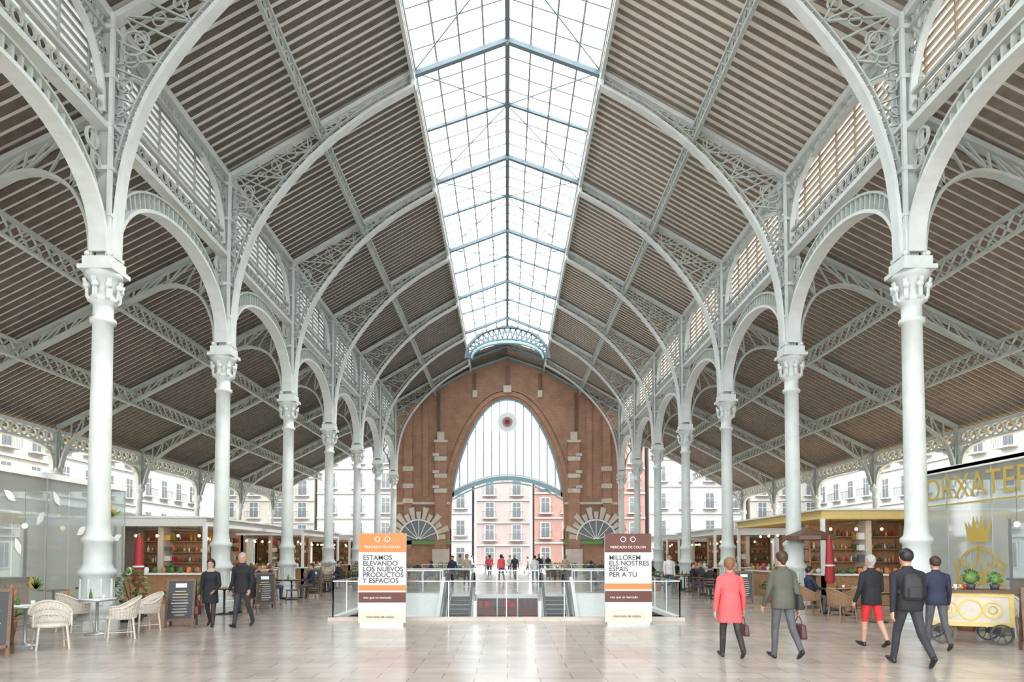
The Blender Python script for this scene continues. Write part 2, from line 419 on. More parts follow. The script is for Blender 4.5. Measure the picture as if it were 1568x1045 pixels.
for sx in(-1,1):
    x=sx*WO; mb.box(x-.12,x+.12,Y0,Y1,6.98,7.12,'iron'); mb.box(x-.12,x+.12,Y0,Y1,6.42,6.52,'iron')
    for i in range(int((Y1-Y0)/.52)): 
        mb.ring((x,Y0+.26+i*.52,6.75),(1,0,0),.2,.05,.08,'iron',12)
mb.obj('trim_1_eave_frieze')
# ---------------------------------------------------------------- roofs
def slab(mb,x0,z0,x1,z1,y0,y1,m,th=.1):
    vs=[(x0,y0,z0),(x1,y0,z1),(x1,y1,z1),(x0,y1,z0)]
    vs+= [(x,y,z+th) for x,y,z in vs]
    mb.add(vs,[(0,1,2,3),(7,6,5,4),(0,4,5,1),(1,5,6,2),(2,6,7,3),(3,7,4,0)],m)
def joists(mb,x0,z0,x1,z1,y0,y1,sp,w,h,m):
    y=y0+sp/2
    while y<y1:
        mb.path([V((x0,y,z0-h/2)),V((x1,y,z1-h/2))],h,w,(0,1,0),m); y+=sp
mb=MB()
for sx,bm,jm,jw in((-1,'board_shaded','joist_shaded',.18),(1,'board','joist',.135)):
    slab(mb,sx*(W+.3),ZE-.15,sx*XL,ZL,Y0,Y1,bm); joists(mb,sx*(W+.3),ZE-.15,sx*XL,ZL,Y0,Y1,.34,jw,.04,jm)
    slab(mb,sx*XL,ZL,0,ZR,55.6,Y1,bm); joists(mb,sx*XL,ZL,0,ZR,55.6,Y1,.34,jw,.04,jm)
mb.obj('ceiling')
mb=MB()
for sx in(-1,1):
    slab(mb,sx*(W+.2),12.45,sx*(WO+1.0),za(WO+1.0)+.05,Y0,Y1,'boarda'); joists(mb,sx*(W+.2),12.45,sx*(WO+.8),za(WO+.8)+.05,Y0,Y1,.34,.215,.04,'joist_shaded' if sx<0 else 'joist')
mb.obj('ceiling_aisle')
# clerestory
for sx,nm,pane in((-1,'window_1_clerestory','frost_shaded'),(1,'window_2_clerestory','frost')):
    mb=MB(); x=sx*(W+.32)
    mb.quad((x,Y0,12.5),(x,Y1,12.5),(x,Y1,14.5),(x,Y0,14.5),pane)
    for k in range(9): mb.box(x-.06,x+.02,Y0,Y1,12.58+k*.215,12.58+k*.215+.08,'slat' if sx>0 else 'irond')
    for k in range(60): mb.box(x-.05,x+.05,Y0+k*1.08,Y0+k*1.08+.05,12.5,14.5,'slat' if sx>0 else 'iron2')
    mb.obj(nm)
# lantern
mb=MB(); YL=51.8
for sx in(-1,1):
    for a,b in((Y0,YL),(YL,55.6)): mb.quad((sx*XL,a,ZL+.05),(sx*XL,b,ZL+.05),(0,b,ZR+.05),(0,a,ZR+.05),'lglass')
    mb.box(sx*XL-.1,sx*XL+.1,Y0,YL,ZL-.08,ZL+.1,'iron2')
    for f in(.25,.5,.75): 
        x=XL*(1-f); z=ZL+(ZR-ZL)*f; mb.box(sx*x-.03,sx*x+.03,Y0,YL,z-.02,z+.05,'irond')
    y=COLY[0]
    while y<YL:
        mb.bar((sx*XL,y+D/2,ZL),(0,y+D/2,ZR),.10,.12,'lbar',(0,1,0))
        for f in(.125,.25,.375,.625,.75,.875): mb.bar((sx*XL,y+D*f,ZL),(0,y+D*f,ZR),.05,.05,'irond',(0,1,0))
        mb.tube((sx*XL,y,ZL-.1),(0,y+D/2,ZR-.05),.022,.022,'lbar',5,False); mb.tube((0,y+D/2,ZR-.05),(sx*XL,y+D,ZL-.1),.022,.022,'lbar',5,False)
        y+=D
mb.box(-.08,.08,Y0,YL,ZR-.1,ZR+.1,'lbar')
mb.obj('window_3_roof_lantern')
# fan light
mb=MB(); n=(0,1,0); zc=16.75
def arc(a,b,k=25): return [V((-a*math.cos(math.pi*i/(k-1)),0,zc+b*math.sin(math.pi*i/(k-1)))) for i in range(k)]
O=arc(3.2,2.45);I=arc(2.95,1.5);I2=arc(2.75,1.25)
mb.path(O,.18,.3,n,'lbar'); mb.path(I,.12,.2,n,'lbar'); mb.path(I2,.14,.3,n,'blue')
Or=resample(O,21);Ir=resample(I,21)
for i in range(20):
    mb.path([Ir[i],(Or[i]+Or[i+1])/2],.10,.1,n,'lbar'); mb.path([(Or[i]+Or[i+1])/2,Ir[i+1]],.10,.1,n,'lbar')
for i in range(20): mb.quad(Or[i],Or[i+1],Ir[i+1],Ir[i],'glass')
mb.obj('window_4_fanlight',(0,YL,0))

# ---------------------------------------------------------------- facade
ARCH=[(-4.95,0),(-4.95,4),(-4.85,6.8),(-4.6,8.6),(-4.1,10.4),(-3.3,12.4),(-2.2,14.2),(-1.1,15.2),(0,15.5)]
def arch_z(x):
    x=-abs(x)
    for i in range(2,len(ARCH)-1):
        if ARCH[i][0]<=x<=ARCH[i+1][0]:
            f=(x-ARCH[i][0])/(ARCH[i+1][0]-ARCH[i][0]); return ARCH[i][1]+f*(ARCH[i+1][1]-ARCH[i][1])
    return ARCH[2][1]
AC=catmull([(a,0,b) for a,b in ARCH[1:]],5); AC=AC+[V((-p.x,0,p.z)) for p in AC[-2::-1]]
mb=MB(); TH=.8; yf=FY
def gz(x): x=abs(x); return zn(x)+.02 if x>XL else ZL+(XL-x)*(ZR-ZL)/XL
for sx in(-1,1):
    xs=[4.95,5.6,6.3,7,7.8,8.6,9.7]
    for a,b in zip(xs[:-1],xs[1:]):
        mb.add([(sx*a,yf,0),(sx*b,yf,0),(sx*b,yf,gz(b)),(sx*a,yf,gz(a))],[(0,1,2,3)],'brick')
pr=[p for p in AC if p.z>=4]
for p,q in zip(pr[:-1],pr[1:]):
    mb.add([(p.x,yf,p.z),(q.x,yf,q.z),(q.x,yf,gz(q.x)),(p.x,yf,gz(p.x))],[(0,1,2,3)],'brick')
    mb.add([(p.x,yf,p.z),(q.x,yf,q.z),(q.x,yf+TH,q.z),(p.x,yf+TH,p.z)],[(0,1,2,3)],'brick')
for sx in(-1,1): mb.box(min(sx*4.95,sx*5.0),max(sx*4.95,sx*5.0),yf,yf+TH,0,4,'brick'); mb.box(min(sx*4.95,sx*9.7),max(sx*4.95,sx*9.7),yf+.05,yf+TH,0,gz(9.7)-.3,'brick')
OA=[V((q.x*1.09,yf-.08,q.z+(.38 if q.z>8 else 0))) for q in AC]
mb.path(OA,.34,.22,(0,1,0),'brick')
OB=[V((q.x*1.16,yf-.1,q.z+(.68 if q.z>8 else 0))) for q in AC]
mb.path(OB,.1,.16,(0,1,0),'brick')
for sx in(-1,1):
    def bx(x0,x1,y0,y1,z0,z1,m): mb.box(min(sx*x0,sx*x1),max(sx*x0,sx*x1),y0,y1,z0,z1,m)
    bx(5.3,6.3,yf-.35,yf,2.2,11.5,'brick'); bx(8.3,9.0,yf-.3,yf,2.2,13.8,'brick'); bx(6.9,7.4,yf-.15,yf,6.8,15.6,'brick')
    for k,z in enumerate((7.1,8.4,9.9)):
        bx(5.25,6.35,yf-.42,yf,z,z+.36,'stone'); bx(5.95,6.5,yf-.44,yf,z+.4,z+.66,'stone'); bx(8.2,9.1,yf-.38,yf,z-.9,z-.5,'stone')
    bx(5.2,6.4,yf-.5,yf,11.5,11.7,'stone'); bx(5.5,6.1,yf-.45,yf,11.7,12.4,'stone')
    bx(2.65,3.05,yf-.3,yf,15.5,16.1,'stone'); bx(2.75,2.95,yf-.25,yf,16.1,17.6,'woodd')
    bx(5.9,6.1,yf-.25,yf,12.6,15.9,'woodd')
    bx(5.0,9.6,yf-.25,yf,6.1,6.3,'stone')
    bx(4.95,9.6,yf-.3,yf,2.6,2.95,'leaf2'); 
    bx(5.1,6.5,yf-.5,yf,0,2.2,'stone')
    cx=sx*7.7
    for k in range(13):
        a=math.pi*(k+.5)/13; a0=a-.09;a1=a+.09
        r0=1.75; r1=2.75 if k%2 else 2.35
        P=[V((cx+r*math.cos(t),yf-.3,3.0+r*math.sin(t)*1.05)) for r,t in((r0,a0),(r1,a0),(r1,a1),(r0,a1))]
        mb.poly(P,(0,1,0),.25,'stone')
    P=[V((cx+1.7*math.cos(t),yf-.28,3.0+1.75*math.sin(t))) for t in[math.pi*i/20 for i in range(21)]]
    mb.poly(P,(0,1,0),.05,'bwin'); mb.path(P,.12,.3,(0,1,0),'white')
    for k in range(1,8):
        a=math.pi*k/8; mb.path([V((cx,yf-.33,3.0)),V((cx+1.7*math.cos(a),yf-.33,3+1.7*math.sin(a)))],.06,.06,(0,1,0),'white')
mb.box(-.35,.35,yf-.4,yf,15.9,16.5,'stone'); mb.box(-.12,.12,yf-.3,yf,16.5,18.3,'woodd')
mb.path([V((-9.6,yf-.15,gz(9.6)-.25)),V((-XL,yf-.15,ZL-.3)),V((0,yf-.15,ZR-.3)),V((XL,yf-.15,ZL-.3)),V((9.6,yf-.15,gz(9.6)-.25))],.14,.2,(0,1,0),'blue')
mb.obj('wall_back_brick_facade')
# big window
mb=MB(); yg=yf+.35
up=[p for p in AC if p.z>=6.79]
def tr_z(x): return 6.9+1.55*(1-(x/4.9)**2)
for p,q in zip(up[:-1],up[1:]):
    if q.x-p.x<1e-4: continue
    a=V((p.x,yg,max(p.z,tr_z(p.x))));b=V((q.x,yg,max(q.z,tr_z(q.x))))
    mb.quad((p.x,yg,tr_z(p.x)),(q.x,yg,tr_z(q.x)),b,a,'frost')
mb.path([V((p.x*.985,yg-.05,p.z-.06)) for p in up],.14,.3,(0,1,0),'blue')
T=[V((-4.85+9.7*i/24,yg-.05,tr_z(-4.85+9.7*i/24))) for i in range(25)]
mb.path(T,.34,.3,(0,1,0),'blue'); mb.path([t+V((0,-.05,.28)) for t in T],.1,.2,(0,1,0),'white'); mb.path([t+V((0,-.05,-.42)) for t in T],.1,.2,(0,1,0),'blue')
for i in range(25): mb.path([T[i],T[i]+V((0,0,-.42))],.05,.1,(0,1,0),'white')
for k in range(-6,7):
    x=k*.7; z1=arch_z(x); mb.box(x-.035,x+.035,yg-.1,yg,tr_z(x),z1-.05,'lbar')
for r,m,dy in((.9,'steel',-.12),(.75,'white',-.16),(.45,'bpink',-.2),(.26,'red',-.24),(.12,'black',-.27)):
    mb.poly([V((r*math.cos(2*math.pi*i/28),yg+dy,13.4+r*math.sin(2*math.pi*i/28))) for i in range(28)],(0,1,0),.05,m)
mb.obj('window_5_arched_facade')

# ---------------------------------------------------------------- outside buildings
def building(name,cx,cy,w,h,rz,wall,nf,nb,trim='bwhite'):
    mb=MB(); mb.box(-w/2,w/2,0,8,0,h,wall); fh=h/nf; bw=w/nb
    for f in range(nf):
        mb.box(-w/2,w/2,-.25,0,f*fh-.12+.001,f*fh+.12,trim)
        for b in range(nb):
            x=-w/2+(b+.5)*bw; z=f*fh+.8
            mb.box(x-.75,x+.75,-.08,0,z-.15,z+2.15,trim); mb.box(x-.55,x+.55,-.11,-.05,z,z+2.0,'bwin'); mb.box(x-.03,x+.03,-.14,-.1,z,z+2,trim)
            mb.box(x-.55,x+.55,-.14,-.1,z+1.3,z+1.36,trim)
            if f>0:
                mb.box(x-1,x+1,-.75,0,z-.25,z-.12,trim); mb.box(x-1,x+1,-.75,-.71,z+.7,z+.75,'dark')
                for k in range(11): mb.box(x-1+k*.2-.012,x-1+k*.2+.012,-.74,-.72,z-.12,z+.7,'dark')
    mb.box(-w/2-.2,w/2+.2,-.5,.1,h-.3,h+.2,trim)
    return mb.obj(name,(cx,cy,-.1),rz)
for i,(c,w) in enumerate((('bbeige',14),('bwhite',12),('bwhite',10),('bpink',8),('bred',16),('bwhite',14),('bbeige',14))):
    x=(-34,-21,-9.8,-.6,11.6,26.8,41)[i]
    building('apartment_building',x,96,w-.4,19+(i%3)*2,0,c,6,max(2,int(w/3.2)))
for sx in(-1,1):
    for i in range(7):
        building('apartment_building',sx*42,-5+i*15,14.6,17+(i*5%4)*1.5,-sx*math.pi/2,['bwhite','bpink','bwhite','bwhite','bbeige','bwhite','bwhite'][(i+(sx>0))%7],5,4)

# ---------------------------------------------------------------- kiosks etc
def shelf(mb,x0,x1,y,z0,z1,rows,face=-1,m='wood'):
    mb.box(x0,x1,y-.02,y+.02,z0,z1,m)
    mb.box(x0,x0+.04,y-.3,y,z0,z1,m); mb.box(x1-.04,x1,y-.3,y,z0,z1,m)
    for r in range(rows+1):
        z=z0+(z1-z0)*r/rows; mb.box(x0,x1,y-.3,y,z-.015,z+.015,m)
        if r<rows:
            x=x0+.08
            while x<x1-.12:
                h=random.uniform(.12,.28); rr=random.uniform(.03,.06)
                c=random.choice(['leaf','orange','red','white','woodd','gold','terra','cream','steel','bwin'])
                mb.lathe((x+rr,y-.16,z+.015),[(rr,0),(rr,h*.6),(rr*.4,h*.75),(rr*.4,h)],c,7); x+=rr*2+random.uniform(.02,.08)
def kiosk(name,x0,x1,y0,y1,h,side,wallm='cream',fascia='white'):
    mb=MB(); xf=x1 if side<0 else x0; xb=x0 if side<0 else x1; s_=-side
    mb.box(x0,x1,y0,y1,h-.28,h,fascia); mb.box(x0-.12,x1+.12,y0-.12,y1+.12,h,h+.06,'white'); 
    mb.box(min(xb,xb+s_*.1),max(xb,xb+s_*.1),y0,y1,0.01,h-.28,wallm)
    for x in(x0+.06,x1-.06,(x0+x1)/2):
        for y in(y0+.06,y1-.06): mb.box(x-.06,x+.06,y-.06,y+.06,0.01,h-.28,'white')
    xm=(x0+x1)/2
    if side<0: a0,a1,b0,b1=x0,xm+.2,xm+.2,x1
    else: a0,a1,b0,b1=xm+.3,x1,x0,xm+.3
    mb.box(a0,a1,y0,y0+.08,0.01,h-.28,wallm); mb.box(b0,b1,y0+.0,y0+.5,0.01,1.0,'wood'); mb.box(b0-.05,b1+.05,y0-.1,y0+.6,1.0,1.06,'white')
    shelf(mb,b0+.1,b1-.1,y0+1.6,1.0,h-.4,4,m='wood')
    for k in range(4): mb.ball((b0+(b1-b0)*(k+.5)/4,y0+.3,h-.62),.05,'bulb',6); mb.tube((b0+(b1-b0)*(k+.5)/4,y0+.3,h-.56),(b0+(b1-b0)*(k+.5)/4,y0+.3,h-.28),.008,.008,'black',4)
    x=b0+.2
    while x<b1-.2:
        mb.lathe((x,y0+.25,1.06),[(.07,0),(.09,.12),(.05,.2)],random.choice(['terra','white','orange','leaf','steel']),8); x+=.3
    xc0,xc1=(xf-.6,xf) if side<0 else (xf,xf+.6)
    n=max(1,int((y1-y0-1)/2.6))
    for i in range(n):
        ya=y0+.8+i*(y1-y0-1)/n; yb=ya+(y1-y0-1)/n-.9
        mb.box(xc0,xc1,ya,yb,0.01,1.0,random.choice(['wood','cream','woodd'])); mb.box(xc0-.05,xc1+.05,ya,yb,1.0,1.05,'white')
        mb.quad((xf,ya,1.05),(xf,yb,1.05),(xf,yb,1.4),(xf,ya,1.4),'glass')
        for k in range(3): mb.ball((xf-s_*.5,ya+(yb-ya)*(k+.5)/3,h-.7),.05,'bulb',6)
        for k in range(10):
            mb.ball((xf-s_*.3,ya+(yb-ya)*(k+.5)/10,1.14),.09,random.choice(['orange','leaf','red','gold','terra','white']),6)
        mb.box(xf-s_*2-.1,xf-s_*2+.1,ya,yb,0.01,h-.3,'cream')
        for r in range(4):
            for k in range(8): 
                yy=ya+(yb-ya)*(k+.5)/8; zz=1.1+r*.38; mb.box(min(xf-s_*1.7,xf-s_*1.9),max(xf-s_*1.7,xf-s_*1.9),yy-.08,yy+.08,zz,zz+random.uniform(.12,.26),random.choice(['orange','leaf','red','white','gold','terra','bwin']))
    return mb.obj(name)
kiosk('market_kiosk',-17,-10.6,24,32.5,3.0,-1); kiosk('market_kiosk',-17,-10.6,35.5,43,3.0,-1,'wood'); kiosk('market_kiosk',-17,-10.6,46,55,3.0,-1,'leaf')
kiosk('market_kiosk',10.6,17,23,31.5,3.2,1,'cream','yellow'); kiosk('market_kiosk',10.6,17,35,42.5,3.0,1,'wood'); kiosk('market_kiosk',10.6,17,45.5,54.5,3.0,1,'cream')

def pavilion(sx,y0,y1,h):
    mb=MB(); xi=11.0; xo=17.5
    P=lambda x0,x1,a,b,z0,z1,m: mb.box(min(sx*x0,sx*x1),max(sx*x0,sx*x1),a,b,z0,z1,m)
    P(xi-.05,xo,y0,y1,h-.14,h,'white'); P(xi-.03,xi+.03,y0,y1,0.01,.12,'steel'); P(xi,xo,y1-.04,y1+.02,0.01,.12,'steel')
    n=round((y1-y0)/1.6)
    for i in range(n):
        a=y0+(y1-y0)*i/n+.015; b=y0+(y1-y0)*(i+1)/n-.015
        mb.quad((sx*xi,a,.12),(sx*xi,b,.12),(sx*xi,b,h-.14),(sx*xi,a,h-.14),'pav')
        P(xi-.015,xi+.015,b,b+.02,.1,h-.1,'steel')
    for i in range(4):
        a=xi+(xo-xi)*i/4; b=xi+(xo-xi)*(i+1)/4-.03
        mb.quad((sx*a,y1,.12),(sx*b,y1,.12),(sx*b,y1,h-.14),(sx*a,y1,h-.14),'pav')
    P(13.0,13.6,y0+1,y1-1,0.01,1.05,'wood'); P(12.9,13.7,y0+.9,y1-.9,1.05,1.1,'woodd')
    P(15.6,16.0,y0+.5,y1-.5,0.01,2.9,'cream')
    for k in range(26):
        yy=y0+.8+k*(y1-y0-1.6)/25
        for z in(1.2,1.65,2.1,2.5): P(15.35,15.6,yy-.2,yy+random.uniform(.05,.2),z,z+random.uniform(.15,.34),random.choice(['orange','woodd','gold','terra','wood','leaf','dark','white']))
        if k%2: mb.ball((sx*13.3,yy,2.5),.07,'bulb',6); mb.tube((sx*13.3,yy,2.56),(sx*13.3,yy,h-.14),.008,.008,'black',4)
    for k in range(7):
        yy=y0+1.5+k*(y1-y0-3)/6
        mb.lathe((sx*12.0,yy,.01),[(.22,0),(.22,.03),(.03,.06),(.03,.72),(.36,.74),(.36,.77)],'woodd',14)
    return mb
mb=pavilion(-1,3,19.6,3.66)
def leafpoly(mb,c,L,w,ang,mname,x):
    c=V((0,c[0],c[1])); d=V((0,math.cos(ang),math.sin(ang))); q=V((0,-math.sin(ang),math.cos(ang))); P=[]
    for t in range(9): f=t/8; P.append(c+d*(L*f)+q*(w*math.sin(math.pi*f)))
    for t in range(7,0,-1): f=t/8; P.append(c+d*(L*f)-q*(w*math.sin(math.pi*f)))
    mb.poly([p+V((x,0,0)) for p in P],(1,0,0),.008,mname)
for cy,cz,nn in((15.9,.9,6),(17.0,.45,5),(18.9,2.75,5),(15.0,.6,6),(18.0,.7,5)):
    for k in range(nn): leafpoly(mb,(cy,cz),random.uniform(.25,.5),.05,.4+k*.42,random.choice(['orange','gold','leaf2']),-10.97)
for cy,cz,an in((15.2,2.9,2.6),(15.9,2.4,.9),(16.7,2.9,2.2),(17.4,2.2,.6),(18.3,1.8,2.5),(17.9,1.3,1.2),(15.4,1.7,2.0),(19.0,2.1,.4)):
    leafpoly(mb,(cy,cz),.42,.09,an,'white',-10.975)
mb.obj('glass_pavilion')
mb=pavilion(1,3,18.6,3.9)
x=10.96
mb.box(x-.01,x+.01,3,18.6,3.80,3.88,'gold'); mb.box(x-.01,x+.01,3,18.6,2.93,2.97,'gold')
def G(pts,w=.05): mb.path(catmull([(x,15.9+a,b) for a,b in pts],5),w,.01,(1,0,0),'gold')
cr=[(-.34,2.0),(.34,2.0),(.45,2.5),(.22,2.25),(.14,2.62),(0,2.25),(-.14,2.62),(-.22,2.25),(-.45,2.5)]
mb.poly([V((x,15.9+a,b)) for a,b in cr],(1,0,0),.01,'gold')
for s_ in(-1,1):
    G([(0,.4),(s_*.25,.65),(s_*.5,.9),(s_*.45,1.3),(s_*.2,1.3),(s_*.22,1.05)],.06); G([(0,1.9),(s_*.3,1.8),(s_*.55,1.65),(s_*.5,1.45),(s_*.3,1.5)],.06)
    G([(0,.55),(s_*.15,.9),(s_*.12,1.4),(0,1.85)],.05); G([(s_*.55,.5),(s_*.75,.8),(s_*.7,1.2),(s_*.85,1.5)],.06)
    G([(0,1.0),(s_*.1,1.15),(0,1.3)],.04)
    for z in(.7,1.1,1.5): mb.ring((x,15.9+s_*.7,z),(1,0,0),.09,.03,.01,'gold',12)
po=mb.obj('glass_pavilion')
text('sign_lettering','L\'ORXATERIA',.82,'gold',po,mtx((0,-1,0),(0,0,1),(10.93,18.4,3.08)),'LEFT')
text('sign_lettering','ARTESANA',.82,'gold',po,mtx((0,-1,0),(0,0,1),(10.93,11.5,3.08)),'LEFT')
for sx in(-1,1):
    mb=MB(); a,b=sorted((sx*19.9,sx*20.2)); mb.box(a,b,0,58,2.95,3.35,'yellow'); mb.box(a,b,0,58,3.5,3.9,'white')
    c,d=sorted((sx*20.2,sx*22)); mb.box(c,d,0,58,3.35,3.42,'yellow')
    for k in range(20):
        y=2+k*2.9; mb.box(sx*20-.06,sx*20+.06,y,y+.1,0.01,3.9,'white')
        if k%2: mb.box(min(sx*20,sx*20.1),max(sx*20,sx*20.1),y+.4,y+2.5,.01,2.9,random.choice(['cream','white','bwin']))
    mb.obj('terrace_awning')

# panels
def info_panel(x,y,lines,flip):
    mb=MB(); w=1.14;h=2.22
    mb.box(-w/2,w/2,0,.1,.06,h,'white'); mb.box(-w/2+.05,w/2-.05,-.05,.35,0,.06,'steel')
    mb.box(-w/2,w/2,-.004,0,h-.46,h,'orange' if not flip else 'brown')
    if not flip: mb.box(-w/2,w/2,-.005,0,.84,.97,'orange'); mb.box(-w/2,w/2,-.006,0,.55,.80,'brown')
    else: mb.box(-w/2,w/2,-.005,0,.86,1.0,'orange'); mb.box(-w/2,w/2,-.006,0,.55,.82,'brown')
    mb.box(-w/2,w/2,-.003,0,.06,.36,'cream')
    for k in(-.12,.12): mb.ring((k,-.01,h-.14),(0,1,0),.06,.015,.006,'white',14)
    o=mb.obj('information_panel',(x,y,0))
    text('heading','MERCADO DE COLON',.085,'white',o,mtx((1,0,0),(0,0,1),(0,-.01,h-.36)),'CENTER')
    text('slogan',lines,.165,'dark',o,mtx((1,0,0),(0,0,1),(-w/2+.1,-.01,h-.64)),'LEFT',space=.84,off=.0025)
    text('strapline','mas que un mercado',.08,'white',o,mtx((1,0,0),(0,0,1),(-w/2+.12,-.012,.645)),'LEFT')
    text('footer','mercado de colon',.09,'brown',o,mtx((1,0,0),(0,0,1),(-w/2+.2,-.01,.18)),'LEFT')
info_panel(-3.02,16.5,'ESTAMOS\nELEVANDO\nLOS NUEVOS\nPRODUCTOS\nY ESPACIOS',False); info_panel(2.95,16.7,'MILLOREM\nELS NOSTRES\nESPAIS\nPER A TU',True)

# furniture ---------------------------------------------------------
def wchair(wm,leg):
    mb=MB()
    for sx in(-1,1):
        for sy in(-1,1): mb.tube((sx*.25,sy*.24,0),(sx*.21,sy*.2,.44),.018,.022,leg,7)
    mb.lathe((0,0,.40),[(.27,0),(.29,.02),(.29,.05),(.25,.075)],wm,18)
    top=[];pts=[]
    N=25
    for i in range(N):
        th=math.radians(-118+236*i/(N-1)); hh=.63+.22*max(0,math.cos(th))**1.3
        r0=.29;r1=.33+.04*max(0,math.cos(th))
        a=V((r0*math.sin(th),-r0*math.cos(th),.42)); b=V((r1*math.sin(th),-r1*math.cos(th),hh)); pts.append((a,b)); top.append(b)
        mb.tube(a,b,.011,.011,wm,5,False)
    for i in range(N-1):
        a,b=pts[i];c,d=pts[i+1]
        for f0,f1 in((.1,.32),(.4,.62),(.7,.97)): mb.quad(a.lerp(b,f0),c.lerp(d,f0),c.lerp(d,f1),a.lerp(b,f1),wm)
    mb.rtube(top,.022,wm,6)
    for f in(.35,.66): mb.rtube([a.lerp(b,f) for a,b in pts],.012,wm,5)
    mb.tube(top[0],(top[0].x,top[0].y,.42),.018,.018,wm,6); mb.tube(top[-1],(top[-1].x,top[-1].y,.42),.018,.018,wm,6)
    for sx in(-1,1): mb.tube((sx*.23,-.22,.15),(sx*.23,.22,.15),.012,.012,leg,5)
    return mb.mesh('wicker_armchair')
wc=wchair('wicker','wicker'); wd=wchair('wickerb','wickerb')
def tablem(topm,legm,r=.36):
    mb=MB(); mb.lathe((0,0,0),[(.24,0),(.24,.02),(.04,.05),(.03,.08),(.03,.68),(.1,.71),(r,.715),(r,.745),(r-.01,.75)],legm,20)
    mb.lathe((0,0,.75),[(r+.005,0),(r+.005,.015)],topm,24); mb.lathe((.1,.05,.765),[(.03,0),(.04,.08)],'white',10); mb.lathe((-.12,-.04,.765),[(.035,0),(.03,.1),(.012,.14),(.012,.2)],'leaf',8)
    return mb.mesh('cafe_table')
tw=tablem('white','steel'); tb=tablem('wood','black')
def bistro():
    mb=MB()
    for sx in(-1,1):
        mb.tube((sx*.2,.2,0),(sx*.18,.17,.45),.014,.016,'woodd',6); mb.rtube([(sx*.2,-.24,0),(sx*.18,-.18,.45),(sx*.18,-.24,.86)],.016,'woodd',6)
        mb.tube((sx*.19,-.2,.2),(sx*.19,.19,.2),.01,.01,'woodd',5)
    mb.box(-.21,.21,-.2,.21,.44,.475,'woodd')
    for z in(.6,.7,.8): mb.path(catmull([(-.18,-.2-(z-.45)*.1,z),(0,-.25-(z-.45)*.1,z),(.18,-.2-(z-.45)*.1,z)],4),.02,.05,(0,0,1),'woodd')
    return mb.mesh('dining_chair')
bc=bistro()
for x,y,r in((-8.25,12.4,-2.4),(-7.85,13.9,2.2),(-9.75,13.0,.6),(-8.1,15.3,2.5),(-9.6,15.2,-.4)):
    inst(wc,'wicker_armchair',(x,y,0),r)
inst(wd,'wicker_armchair',(-9.05,11.9,0),-.8)
inst(tw,'cafe_table',(-9.0,12.8,0)); inst(tw,'cafe_table',(-8.8,14.7,0))
for x,y,r in((9.4,18.4,0),(8.6,19.5,-1.5),(10.3,19.6,1.6),(8.5,17.4,-1.4)):
    inst(wd,'wicker_armchair',(x,y,0),r)
for x,y,r in((10.45,13.2,1.4),(10.1,11.7,.4),(10.4,14.4,2.4)): inst(wc,'wicker_armchair',(x,y,0),r)
inst(tb,'cafe_table',(9.4,19.3,0)); inst(tb,'cafe_table',(9.35,17.3,0)); inst(tw,'cafe_table',(10.3,12.45,0))
def barrel():
    mb=MB(); mb.lathe((0,0,0),[(.27,0),(.33,.2),(.35,.42),(.33,.66),(.27,.86),(.25,.87)],'wood',20)
    for z,r in((.1,.305),(.3,.347),(.56,.347),(.76,.305)): mb.lathe((0,0,z),[(r,0),(r,.05)],'dark',20)
    mb.lathe((0,0,.87),[(.4,0),(.4,.04)],'woodd',20); return mb.mesh('barrel_table')
bm=barrel(); inst(bm,'barrel_table',(-9.95,11.9,0)); inst(bm,'barrel_table',(-10.2,16.9,0))
def chalk():
    mb=MB()
    for s_,y in((-1,0),(1,.0)):
        b=V((0,s_*.28,0)); t=V((0,s_*.03,1.1)); n=(t-b).cross(V((1,0,0))).normalized()
        for x in(-.29,.29): mb.bar(b+V((x,0,0)),t+V((x,0,0)),.05,.03,'woodd',n)
        mb.bar(b.lerp(t,.16)+V((-.29,0,0)),b.lerp(t,.16)+V((.29,0,0)),.05,.03,'woodd',n); mb.bar(t+V((-.31,0,0)),t+V((.31,0,0)),.06,.035,'woodd',n)
        p=b.lerp(t,.17);q=b.lerp(t,.98)
        mb.poly([p+V((-.27,0,0)),p+V((.27,0,0)),q+V((.27,0,0)),q+V((-.27,0,0))],n,.015,'black')
        if s_<0:
            dv=V((0,-.012,0)) 
            mb.poly([b.lerp(t,.84)+dv+V((a,0,0)) for a in(-.12,.12)]+[b.lerp(t,.93)+dv+V((a,0,0)) for a in(.12,-.12)],n,.006,'white')
            for k in range(9):
                f=.76-.062*k; w=random.uniform(.08,.2)
                mb.bar(b.lerp(t,f)+dv+V((-w,0,0)),b.lerp(t,f)+dv+V((w*.9,0,0)),.014,.004,random.choice(['white','cream','gold']),n)
    return mb.mesh('chalkboard_sign')
ch=chalk()
for x,y,r in((-7.75,16.3,.25),(-7.75,27.4,.2),(-8.65,11.45,.5),(9.3,11.9,-.5),(8.3,24,-.3),(-7.7,21.7,.5)): inst(ch,'chalkboard_sign',(x,y,0),r)
def parasol(col):
    mb=MB(); mb.lathe((0,0,0),[(.24,0),(.24,.06),(.05,.09)],'dark',14); mb.tube((0,0,.05),(0,0,2.3),.022,.022,'wood',8)
    n=16; vs=[];prof=[(.05,2.25),(.09,2.0),(.12,1.5),(.15,.95),(.10,.82)]
    for r,z in prof:
        for i in range(n):
            a=2*math.pi*i/n; q=r*(1 if i%2 else .72); vs.append((q*math.cos(a),q*math.sin(a),z))
    mb.add(vs,[(j*n+i,j*n+(i+1)%n,(j+1)*n+(i+1)%n,(j+1)*n+i) for j in range(4) for i in range(n)],col,True)
    mb.lathe((0,0,1.35),[(.145,0),(.145,.05)],'white',12); return mb.mesh('closed_parasol')
pr_=parasol('red')
for x,y in((-10.2,18.9),(9.9,21.0)): inst(pr_,'closed_parasol',(x,y,0))
